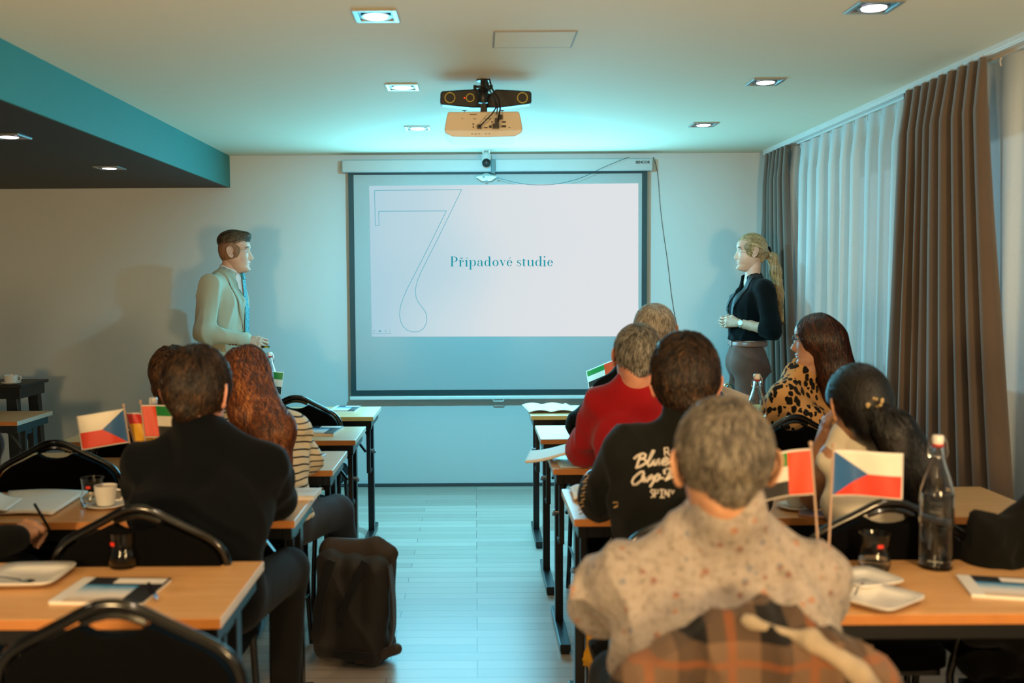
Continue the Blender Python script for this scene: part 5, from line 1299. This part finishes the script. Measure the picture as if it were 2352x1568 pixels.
MB().lathe([(0, 0), (.015, 0), (.016, .004), (.0145, .007), (0, .007)], tuple(wp_ + fr_[:, 2] * .026), 24, axis=tuple(fr_[:, 2])).build('watch_face', mat('pale_watch_dial', 'c9b88c', .3, var=(9, .05)), sw_, smooth=True)
hair(sw_, cap(.007, face=(0, .112, -.052), fr=(.125, .088, .118)) + [cone((0, -.07, -.01), (0, -.115, .005), .05, .022)], HM['blond'], HR, J['head'], 4200, 8, .011, lambda q: V3(0, -1.0, -.15) + np.stack([q[:, 0] * -3, q[:, 1] * 0, (0.005 - q[:, 2]) * 5 * (q[:, 1] < -.02)], 1), .002, .0010, .0006, .005, .012, 31, .001, hs=hs)
hair(sw_, [cone((0, -.112, .008), (0, -.150, -.03), .017, .030), cone((0, -.150, -.03), (.0, -.175, -.12), .030, .036), cone((0, -.175, -.12), (-.01, -.205, -.27), .036, .025), cone((-.01, -.205, -.27), (-.012, -.235, -.46), .025, .006)], HM['blond'], HR, J['head'], 2200, 12, .016, lambda q: np.where(q[:, 2:] > -.03, V3(0, -.7, -.7), V3(0, -.14, -1)), .003, .0011, .0015, .005, .02, 32, .002, name='ponytail', hs=hs)
hb = V3(0, -.122, .006) * hs; nmesh('hair_tie', [cone(HR @ (hb + V3(0, .006, .018)) + V3(*J['head']), HR @ (hb + V3(0, -.004, -.018)) + V3(*J['head']), .020, .020)], M['black_cloth'], sw_, .004, .01)

# ------------------------------------------------------------------ seated, right of the aisle
def local(root, px, py, y): p = PY(px, py, y); return (p.x - root[0], p.y - root[1], p.z)
# floral shirt, nearest
root = (.475, 1.96, 0); h = local(root, 1662, 918, 1.85); HC = (h[0], h[1], h[2] - .116 - .012)
J = seat(HC, lean=-.06, shz=.90, sw=.19, nk=(0, -.07, 1.025), elL=(-.20, .13, .79), elR=(.235, .13, .79), waist=(0, -.06, .70), chest=(0, -.07, .80))
HR = Rx(R(-6))
fl = build_person('person', J, 'seated grey-haired person in beige floral shirt, seen from behind, nearest the camera', M['floral'], 'skin_tan', head_R=HR, loc=root, bulk=1.10, top_g=.018, top_disp=folds(41, .009, 20, 6, (1, 1, .5)), top_vox=.009, top_name='floral_shirt', neck_r=.056, collar_h=.72, bottom=M['dark_trousers'], hands=two_hands(J))
hair(fl, cap(.008, face=(0, .105, -.06), fr=(.125, .095, .13)), HM['grey'], HR, HC, 6000, 4, .008, whorl(.45), .006, .0012, .0015, .006, .012, 51, .003)
# lettered jacket
root = (.61, 2.86, 0); h = local(root, 1573, 776, 2.84); HC = (h[0], h[1], h[2] - .116 - .020)
J = seat(HC, lean=.0, shz=.99, sw=.175, cx=-.005, elL=(-.225, .235, .80), elR=(.24, .22, .80)); HR = Rz(R(-4)) @ Rx(R(-4))
jk = build_person('person', J, 'seated dark-haired person in black jacket with white lettering on the back', M['dark_jersey'], 'skin_rosy', head_R=HR, loc=root, bulk=1.05, top_g=.020, top_disp=folds(61, .008, 15), top_vox=.009, top_name='lettered_jacket', neck_r=.056, collar_h=.75, bottom=M['dark_trousers'], hands=two_hands(J))
hair(jk, cap(.016, top=.01, face=(0, .108, -.055), fr=(.125, .092, .125)), HM['brown'], HR, HC, 5200, 5, .009, whorl(.35), .008, .0013, .003, .006, .012, 62, .006)
P_, k_, td_ = J['_top']
def onback(px, py):
    d = ray(px, py); o = V3(-root[0], -root[1], CH); d = V3(*d) / d.y; y = 2.35
    for _ in range(60):
        q = float(ev(P_, (o + d * y)[None], k_, td_)[0])
        if q < .002: break
        y += max(q * .6, .0004)
    if y > 3.3: y = 2.74
    return Vector(o + d * (y - .001))
def stroke(b, pts, w=.0032):
    b.tube([onback(1430 + x / 7.84, 980 + y / 7.84) for x, y in pts], w, 6)
M['print_white'] = mat('white_print', 'c8bcae', .6, var=(40, .1))
b = MB()
W_ = .0036
stroke(b, [(205, 575), (250, 530), (310, 495), (380, 480), (415, 500), (410, 540), (360, 570), (310, 580)], W_); stroke(b, [(320, 510), (290, 600), (250, 735)], W_); stroke(b, [(310, 580), (380, 575), (425, 610), (420, 650), (360, 690), (290, 725), (240, 738)], W_)
stroke(b, [(440, 640), (500, 560), (555, 460), (570, 425), (545, 425), (510, 500), (470, 600), (450, 670), (470, 710), (510, 690), (550, 620), (570, 590), (560, 640), (570, 690), (600, 680), (630, 600), (655, 580), (645, 640), (660, 685), (690, 660), (720, 600)], W_)
stroke(b, [(720, 650), (780, 620), (820, 570), (800, 545), (750, 570), (715, 620), (725, 680), (780, 690), (850, 620)], W_)
b.build('script_lettering', M['print_white'], jk, smooth=True)
b = MB()
stroke(b, [(350, 905), (385, 850), (375, 805), (330, 810), (260, 860), (200, 920), (170, 990), (190, 1040), (250, 1035), (320, 980), (370, 930), (400, 900)], W_)
stroke(b, [(400, 905), (350, 930), (340, 985), (380, 990), (420, 920), (410, 990), (440, 990), (480, 900), (520, 860), (500, 960), (540, 900), (570, 880), (545, 960)], W_)
stroke(b, [(600, 880), (560, 980), (490, 1085)], W_); stroke(b, [(590, 900), (640, 850), (670, 860), (650, 930), (600, 980), (680, 920), (740, 925)], W_)
stroke(b, [(760, 850), (745, 790), (800, 750), (870, 765), (890, 830), (850, 890), (780, 950), (760, 960), (830, 930), (930, 890)], W_)
stroke(b, [(860, 780), (830, 860), (800, 930)], W_)
b.build('script_lettering', M['print_white'], jk, smooth=True)
w2 = .0022
for st in ([(560, 1140), (520, 1130), (505, 1165), (545, 1200), (550, 1255), (510, 1270)], [(580, 1270), (580, 1130), (640, 1140), (640, 1190), (585, 1200)], [(670, 1130), (740, 1130)], [(705, 1130), (705, 1270)], [(670, 1270), (760, 1270)], [(765, 1130), (765, 1230)], [(765, 1130), (830, 1260)], [(835, 1260), (835, 1130)], [(870, 1135), (900, 1200), (930, 1140)], [(750, 380), (760, 520)], [(750, 380), (820, 375), (830, 440), (765, 450)], [(790, 450), (850, 510)]):
    b = MB(); stroke(b, st, w2); b.build('letter_stroke', M['print_white'], jk, smooth=True)
# printing along the left sleeve
M['print_tan'] = mat('tan_print', '9c7c4c', .6, var=(60, .3))
b = MB()
for i in range(7):
    px, py = 1348 - i * 2.4, 1095 + i * 16; c = onback(px, py)
    X, g = on_surface(J, [tuple(c)], .002); c = Vector(X[0])
    b.tube([c + Vector((-.010, 0, .006)), c + Vector((0, -.001, .008)), c + Vector((.008, 0, .002)), c + Vector((0, -.001, -.004)), c + Vector((-.008, 0, -.008))], .0022, 6)
b.build('sleeve_print', M['print_tan'], jk, smooth=True)
# red jumper
root = (.63, 3.74, 0); h = local(root, 1462, 745, 3.73); HC = (h[0], h[1], h[2] - .116 - .012)
J = seat(HC, lean=.02, shz=1.015, sw=.16, cx=0, nk=(-.02, .01, 1.10), elL=(-.205, .20, .80)); HR = Rz(R(6)) @ Ry(R(4))
rd = build_person('person', J, 'seated grey-haired person in a red jumper', M['red_cloth'], 'skin_rosy', head_R=HR, loc=root, top_g=.014, top_disp=folds(71, .006, 17), top_vox=.009, bottom=M['dark_trousers'], hands=two_hands(J), neck_r=.06)
nmesh('jumper_collar', [cone((-.02, .01, 1.09), (-.022, .018, 1.125), .066, .062)], mat('dark_red_trim', '6e0d16', .85, var=(20, .1)), rd, .006, .01)
hair(rd, cap(.009, face=(0, .105, -.06), fr=(.125, .095, .13)), HM['silver'], HR, HC, 3600, 4, .008, whorl(.45), .005, .0012, .0015, .006, .012, 72, .003)
# black jumper nearest the screen
root = (.72, 4.50, 0); h = local(root, 1503, 700, 4.47); HC = (h[0], h[1], h[2] - .116 - .012)
J = seat(HC, lean=.02, shz=1.05, sw=.17, cx=.0, nk=(.05, .02, 1.14), shL=(-.115, .02, .985), shR=(.19, .02, 1.05), elL=(-.23, .20, .80)); HR = Rz(R(10)) @ Ry(R(-5))
bj = build_person('person', J, 'seated person with pale grey hair and black jumper, closest to the screen', M['black_cloth'], 'skin_rosy', head_R=HR, loc=root, top_g=.014, top_disp=folds(81, .006, 17), top_vox=.010, bottom=M['dark_trousers'], hands=two_hands(J))
hair(bj, cap(.010, face=(0, .108, -.055), fr=(.125, .095, .125)), HM['white'], HR, HC, 3600, 5, .009, whorl(.25), .006, .0011, .002, .006, .012, 82, .003)
# leopard print, turned to the left
root = (1.50, 4.50, 0); yaw = R(38); ci, si = math.cos(-yaw), math.sin(-yaw)
p = PY(1872, 719, 4.47); dx, dy = p.x - root[0], p.y - root[1]; HC = (dx * ci - dy * si, dx * si + dy * ci, p.z - .116 * .94 - .014)
J = seat(HC, lean=.03, shz=.965, sw=.145, nk=(0, .03, 1.06), elL=(-.17, .10, .80), wrL=(-.08, .28, .79), wrR=(.02, .30, .79)); HR = Rz(R(34)) @ Rx(R(-2))
lp = build_person('person', J, 'seated person with long dark auburn hair, glasses and leopard-print top', M['leopard'], 'skin_fair', fem=True, hs=.94, head_R=HR, loc=root, rz=yaw, bulk=.92, top_g=.016, top_disp=folds(91, .008, 17), top_vox=.009, top_name='leopard_top', bottom=M['dark_trousers'], hands=two_hands(J, s=.9), neck_r=.046, eyes=True, ears=False)
longp = [ell((0, -.012, .026), (.090, .104, .106)), cone((0, -.055, .0), (.02, -.085, -.14), .095, .092), cone((.02, -.085, -.14), (.035, -.115, -.27), .09, .075), cone((.035, -.115, -.27), (.05, -.13, -.40), .075, .03), ell((0, .118, -.055), (.085, .092, .14), sub=True, k=.015), ell((0, .06, -.16), (.075, .075, .09), sub=True, k=.015)]
hair(lp, longp, HM['redd'], HR, HC, 5200, 14, .016, lambda q: V3(0, -.25, -1) + np.stack([q[:, 0] * 4, np.zeros(len(q)), np.zeros(len(q))], 1) * (q[:, 2:] > .06), .004, .0012, .002, .006, .02, 92, .0018, hs=.94)
gl = MB()
def hp(x, y, z): v = HR @ (V3(x, y, z) * .94) + V3(*HC); return Vector(v)
for s in (-1, 1):
    gl.tube([hp(s * .032 + .024 * math.cos(a), .098, .006 + .018 * math.sin(a)) for a in [2 * PI * k / 20 for k in range(20)]], .0022, 6, closed=True)
    gl.tube([hp(s * .056, .097, .010), hp(s * .074, .08, .012), hp(s * .077, .0, .012), hp(s * .078, -.02, -.002)], .0024, 6)
gl.tube([hp(-.008, .1, .008), hp(0, .103, .011), hp(.008, .1, .008)], .002, 6)
gl.build('glasses', mat('dark_blue_frames', '123040', .3, var=(30, .1)), lp, smooth=True)
# white sleeveless top, dark hair, cheek on hand
root = (1.17, 2.86, 0); h = local(root, 1973, 836, 2.86); HC = (h[0], h[1], h[2] - .116 * .95 - .012)
eL = local(root, 1868, 1172, 3.13); wL = local(root, 1888, 1012, 3.03)
J = seat(HC, lean=.04, shz=.955, sw=.135, nk=(-.06, .03, 1.03), shL=(-.125, .03, .955), shR=(.13, .02, .96), elL=(eL[0], eL[1], .795), wrL=wL, elR=(.24, .20, .80), wrR=(.08, .36, .785), nail='nail_red'); HR = Ry(R(-6)) @ Rz(R(10)) @ Rx(R(-6))
wv = build_person('person', J, 'seated person with long black half-tied hair and white sleeveless top, cheek on hand', M['vest_white'], 'skin_tan', fem=True, hs=.95, head_R=HR, loc=root, bulk=.82, sleeve='none', top_g=.013, top_disp=folds(101, .008, 17), top_vox=.009, top_name='sleeveless_top', bottom=M['dark_trousers'], neck_r=.046, bottom_disp=None,
    hands=[dict(wrist=wL, fwd=(.10, -.25, 1), back=(-1, .2, 0), left=True, curl=[(.5, .9, .5), (.6, 1.0, .5), (.7, 1.1, .5), (.8, 1.1, .5)], s=.92, vox=.003), dict(wrist=(.08, .36, .785), fwd=(-.5, 1, 0), back=(0, 0, 1), left=False, curl=(.3, .4, .3), s=.92, vox=.0034)])
nmesh('top_collar', [cone((-.055, .02, 1.0), (-.06, .03, 1.05), .068, .056)], M['vest_white'], wv, .006, .01)
hair(wv, [ell((0, -.012, .026), (.088, .104, .104)), cone((0, -.05, .0), (.0, -.07, -.06), .075, .06), ell((0, .110, -.052), (.115, .090, .125), sub=True, k=.015), ell((-.085, .03, -.04), (.04, .055, .055), sub=True, k=.01)], HM['black'], HR, HC, 5000, 8, .012, lambda q: np.stack([(.03 - q[:, 0]) * 3, -np.ones(len(q)) * .6, (.0 - q[:, 2]) * 6 - .2], 1), .003, .0011, .001, .006, .015, 102, .001, hs=.95)
hair(wv, [cone((-.01, -.095, -.005), (.02, -.125, -.07), .030, .048), cone((.02, -.125, -.07), (.065, -.145, -.20), .050, .062), cone((.065, -.145, -.20), (.065, -.15, -.34), .060, .040), cone((.065, -.15, -.34), (.035, -.15, -.43), .034, .010), cone((.05, -.12, -.10), (.12, -.10, -.24), .035, .02)], HM['black'], HR, HC, 3600, 12, .016, lambda q: V3(.14, -.05, -1) + np.zeros((len(q), 3)), .010, .0013, .005, .006, .02, 103, .004, name='loose_hair')
b = MB(); cc = V3(*HC) + HR @ V3(-.024, -.118, .012); rr_ = random.Random(4)
for k in range(11):
    b.lathe([(0, -.005), (.004, -.003), (.0055, 0), (.004, .003), (0, .005)], (cc[0] + rr_.uniform(-.028, .028), cc[1] - .008 + rr_.uniform(-.004, .004), cc[2] + rr_.uniform(-.014, .016)), 10)
b.build('pearl_hair_clip', mat('pearl_gold', 'e2c48e', .2, .5, var=(90, .1)), wv, smooth=True)

# ------------------------------------------------------------------ seated, left of the aisle
root = (-.79, 2.84, 0); h = local(root, 452, 805, 2.84); HC = (h[0], h[1], h[2] - .116 - .014)
J = seat(HC, lean=.03, shz=.955, sw=.178, cx=.0, nk=(.0, .02, 1.055), elL=(-.235, .22, .80), elR=(.165, .255, .80), wrR=(.02, .40, .785), knR=(.175, .36, .55), anR=(.165, .30, .10), knL=(-.10, .36, .53)); HR = Rz(R(-12)) @ Rx(R(-8))
nv = build_person('person', J, 'seated brown-haired person in a navy jumper, leaning elbows on the table, left of the aisle', M['navy'], 'skin_rosy', head_R=HR, loc=root, bulk=1.06, top_g=.016, top_disp=folds(111, .006, 14), top_vox=.010, bottom=M['dark_trousers'], hands=two_hands(J), neck_r=.056, collar_h=.75)
hair(nv, cap(.013, top=.006, face=(0, .105, -.06), fr=(.125, .095, .13)), HM['brown'], HR, HC, 5200, 5, .009, whorl(.4), .007, .0013, .002, .006, .012, 112, .005)
# striped top, long auburn hair
root = (-.80, 3.74, 0); h = local(root, 566, 796, 3.76); HC = (h[0], h[1], h[2] - .116 * .94 - .012)
J = seat(HC, lean=.04, shz=.93, sw=.120, cx=-.02, nk=(-.04, .04, 1.0), elR=(.13, .12, .79), wrR=(.03, .30, .79), knR=(.23, .28, .55), anR=(.29, .45, .13), knL=(-.04, .37, .53)); HR = Ry(R(-4)) @ Rz(R(8)) @ Rx(R(-8))
st_ = build_person('person', J, 'seated person with long wavy auburn hair and a cream top with dark stripes', M['stripe'], 'skin_fair', fem=True, hs=.94, head_R=HR, loc=root, bulk=.95, top_g=.017, top_disp=folds(121, .008, 17), top_vox=.009, top_name='striped_top', bottom=M['jeans'], hands=two_hands(J, s=.9), neck_r=.046, ears=False, top_clip=lambda G: .60 - G[..., 2])
hair(st_, [ell((0, -.012, .026), (.090, .104, .106)), cone((0, -.05, -.01), (.03, -.10, -.13), .092, .092), cone((.03, -.10, -.13), (.09, -.15, -.22), .085, .085), cone((.09, -.15, -.22), (.10, -.16, -.33), .08, .05), cone((.10, -.16, -.33), (.125, -.15, -.44), .045, .018), ell((0, .118, -.055), (.085, .092, .14), sub=True, k=.015)], HM['red'], HR, HC, 6500, 14, .015, lambda q: V3(.25, -.3, -1) + np.stack([q[:, 0] * 4, np.zeros(len(q)), np.zeros(len(q))], 1) * (q[:, 2:] > .06), .011, .0014, .008, .007, .025, 122, .007, hs=.94)
# curly brown hair
root = (-1.27, 4.50, 0); h = local(root, 398, 801, 4.50); HC = (h[0], h[1], h[2] - .116 - .018)
J = seat(HC, lean=.06, shz=.90, sw=.15, cx=.0, nk=(-.03, .06, .97), wrR=(.07, .38, .79), wrL=(-.09, .38, .79)); HR = Rx(R(-6))
cu = build_person('person', J, 'seated person with curly brown hair, half hidden behind the navy jumper', M['black_cloth'], 'skin_fair', fem=True, head_R=HR, loc=root, bulk=.95, top_g=.014, top_vox=.011, bottom=M['dark_trousers'], hands=two_hands(J, s=.9))
hair(cu, cap(.020, face=(0, .115, -.055), fr=(.12, .092, .125)) + [cone((0, -.06, -.05), (0, -.06, -.11), .07, .045)], HM['curl'], HR, HC, 5200, 6, .009, whorl(.5), .012, .0013, .006, .006, .015, 132, .004)
# writing person at the left edge
root = (-1.62, 2.86, 0)
w_ = local(root, 40, 1236, 2.80)
J = seat((-.02, .02, 1.20), lean=.0, shz=1.02, sw=.18, nk=(0, .0, 1.09), elR=(.19, -.17, .74), wrR=w_, knL=(-.12, .36, .53), knR=(.12, .36, .53)); HR = Rx(R(-14))
wr = build_person('person', J, 'person in a black sleeve at the left edge whose hand writes in the notebook', M['black_cloth'], 'skin_tan', head_R=HR, loc=root, top_g=.014, top_disp=folds(141, .006, 17), top_vox=.010, bottom=M['dark_trousers'],
    hands=[dict(wrist=w_, fwd=(.22, 1, .28), back=(.35, -.35, 1), left=False, curl=[(.7, .9, .5), (.8, 1.0, .5), (.9, 1.1, .5), (1.0, 1.1, .5)], s=1.04, vox=.0028, thumb=[(.022, .026, -.010), (.055, .045, -.022), (.085, .040, -.030), (.104, .028, -.034)]), dict(wrist=(-.09, .38, .785), fwd=(.3, 1, 0), back=(0, 0, 1), left=True, curl=(.3, .4, .3), vox=.0034)])
hair(wr, cap(.012), HM['dark'], HR, J['head'], 1500, 4, .009, whorl(.4), .006, .0014, .002, .008, .012, 142, .003)
a = PY(92, 1188, 2.93); b = MB().tube([a + Vector((.012, .035, -.045)), a + Vector((-.006, -.02, .045))], .0042, 10); o = b.build('writing_pen', M['black_plastic'], smooth=True); tag(o, 'dark pen held upright in the writing hand at the left', 'pen')

# ------------------------------------------------------------------ bags and coats
def rbox(c, h, r, Rm=None):
    """rounded block from a lattice of cones"""
    c = V3(*c); Rm = np.eye(3) if Rm is None else Rm; hx, hy, hz_ = h; P = []
    ys = np.linspace(-hy, hy, max(2, int(hy * 2 / (r * 1.1)) + 1)) if hy > .001 else [0]
    xs = np.linspace(-hx, hx, max(2, int(hx * 2 / (r * 1.1)) + 1)) if hx > .001 else [0]
    for x in xs:
        for y in ys: P.append(cone(c + Rm @ V3(x, y, -hz_), c + Rm @ V3(x, y, hz_), r, r))
    return P
bpos = (-.475, 3.83, 0)
e = empty('backpack', bpos, R(-8), 'dark brown roll-top backpack standing on the floor at the left side of the aisle', 'backpack')
Rt = Ry(R(4))
M['pack'] = cloth('dark_waxed_canvas', '211c17', (7, .2), .6, 400, .1, .4); M['pack_strap'] = cloth('black_webbing', '0d0c0b', (30, .2), .6, 900, .1, .3); M['pack_light'] = cloth('brown_canvas_panel', '3b2f26', (9, .15), .65, 400, .1, .4)
nmesh('pack_body', rbox((0, 0, .23), (.085, .05, .155), .062, Rt) + [cone((-.08, 0, .07), (.09, 0, .07), .065, .065)], M['pack'], e, .007, .03, folds(201, .006, 16), lambda G: .012 - G[..., 2])
nmesh('rolled_top', [cone((-.10, 0, .455), (.085, .0, .455), .036, .036), cone((.085, 0, .455), (.135, .0, .43), .040, .032), cone((.135, 0, .43), (.140, 0, .36), .028, .016), cone((-.1, 0, .43), (.1, 0, .42), .05, .05)], M['pack_light'], e, .006, .02, folds(202, .006, 26))
for pts, w in (([(-.06, -.115, .43), (-.10, -.122, .30), (-.13, -.118, .12)], .035), ([(.07, -.115, .43), (-.0, -.126, .28), (-.03, -.126, .2)], .028), ([(-.12, -.121, .075), (0, -.128, .07), (.10, -.12, .065)], .03)):
    b = MB(); sp_ = smooth_path(pts, 3)
    for a, c in zip(sp_[:-1], sp_[1:]): b.bar(a, c, w, .006, up=(0, 1, 0))
    b.build('strap', M['pack_strap'], e)
b = MB(); sp_ = smooth_path([(.15, -.05, .40), (.165, -.055, .25), (.16, -.06, .12), (.12, -.07, .04)], 4)
for a, c in zip(sp_[:-1], sp_[1:]): b.bar(a, c, .006, .06, up=(0, 1, 0))
b.build('shoulder_strap', M['pack_light'], e)
nmesh('strap_end', [cone((.13, -.07, .06), (.18, -.08, .085), .018, .022), cone((.03, -.08, .035), (.13, -.07, .06), .018, .018)], M['pack_light'], e, .006, .01)
# coats hung over chair backs: a skin of cloth over the outline of the back, hanging behind it
def hung_coat(r0, yoff, zs, widen=0.):
    o = [(-.232, .70), (-.226, .745), (-.200, .80), (-.13, .842), (-.06, .880), (0, .897), (.06, .880), (.13, .842), (.200, .80), (.226, .745), (.232, .70)]
    bk = lambda x, z: (x * (1 + widen), -.205 - (z - .46) * .16, z)
    P = [cone(bk(*a), bk(*b), r0, r0) for a, b in zip(o[:-1], o[1:])]
    for z in zs:
        for a, b in zip(o[1:-2], o[2:-1]):
            za, zb = min(z, a[1] - .01), min(z, b[1] - .01); pa, pb = bk(a[0], za), bk(b[0], zb)
            P.append(cone((pa[0], pa[1] - yoff, za), (pb[0], pb[1] - yoff, zb), .030, .030))
    return P
P = hung_coat(.021, .022, (.86, .82, .78, .73, .68, .62, .56, .50))
o = nmesh('plaid_coat', P, M['plaid'], None, .007, .03, folds(211, .007, 22)); o.location = (.475, 1.96, 0); tag(o, 'brown, cream and black plaid coat hung over the chair of the floral-shirt person', 'coat')
nmesh('coat_collar', [cone((-.02, -.308, .905), (.08, -.326, .88), .008, .013), cone((.08, -.326, .88), (.16, -.332, .825), .014, .017), cone((.16, -.332, .825), (.24, -.318, .74), .017, .014)], cloth('cream_fleece_lining', '8c7f6c', (30, .1), .95, 200, .1), o, .006, .02, folds(212, .003, 30))
P = hung_coat(.034, .034, (.86, .82, .78, .72, .66, .60, .52, .44, .36), .06)
P += [cone((.02, -.30, .90), (.14, -.33, .76), .038, .034), cone((.14, -.33, .76), (.27, -.35, .62), .034, .038), cone((-.12, -.29, .88), (-.05, -.32, .76), .03, .024)]
o = nmesh('dark_coat', P, cloth('dark_green_black_coat', '0a0a07', (12, .2), .9, 300, .03, .1), None, .008, .03, folds(221, .008, 20)); o.location = (1.56, 2.84, .018); tag(o, 'dark coat draped over the chair back at the right edge', 'coat')
# bags beside the right rows
e = empty('shoulder_bag', (.36, 2.70, .0), 0, 'black padded bag hanging low at the aisle side of the fourth right row', 'bag')
nmesh('bag_body', [cone((-.0, 0, .46), (.05, .02, .34), .05, .07), cone((.05, .02, .34), (.03, 0, .24), .07, .04)], M['black_cloth'], e, .007, .03, folds(231, .008, 24))
b = MB(); sp_ = smooth_path([(0, 0, .48), (.03, .05, .60), (.07, .09, .66)], 3); b.tube(sp_, .006, 8); b.build('bag_strap', M['black_cloth'], e)
e = empty('yellow_bag', (.42, 3.30, 0), 0, 'mustard yellow fabric bag under the fourth right table', 'bag')
nmesh('bag_body', [cone((0, 0, .50), (.01, .0, .30), .035, .05), cone((.01, 0, .30), (-.01, 0, .06), .05, .05)], cloth('mustard_fabric', 'c08a14', (20, .2), .85, 400), e, .007, .03, folds(241, .010, 30))
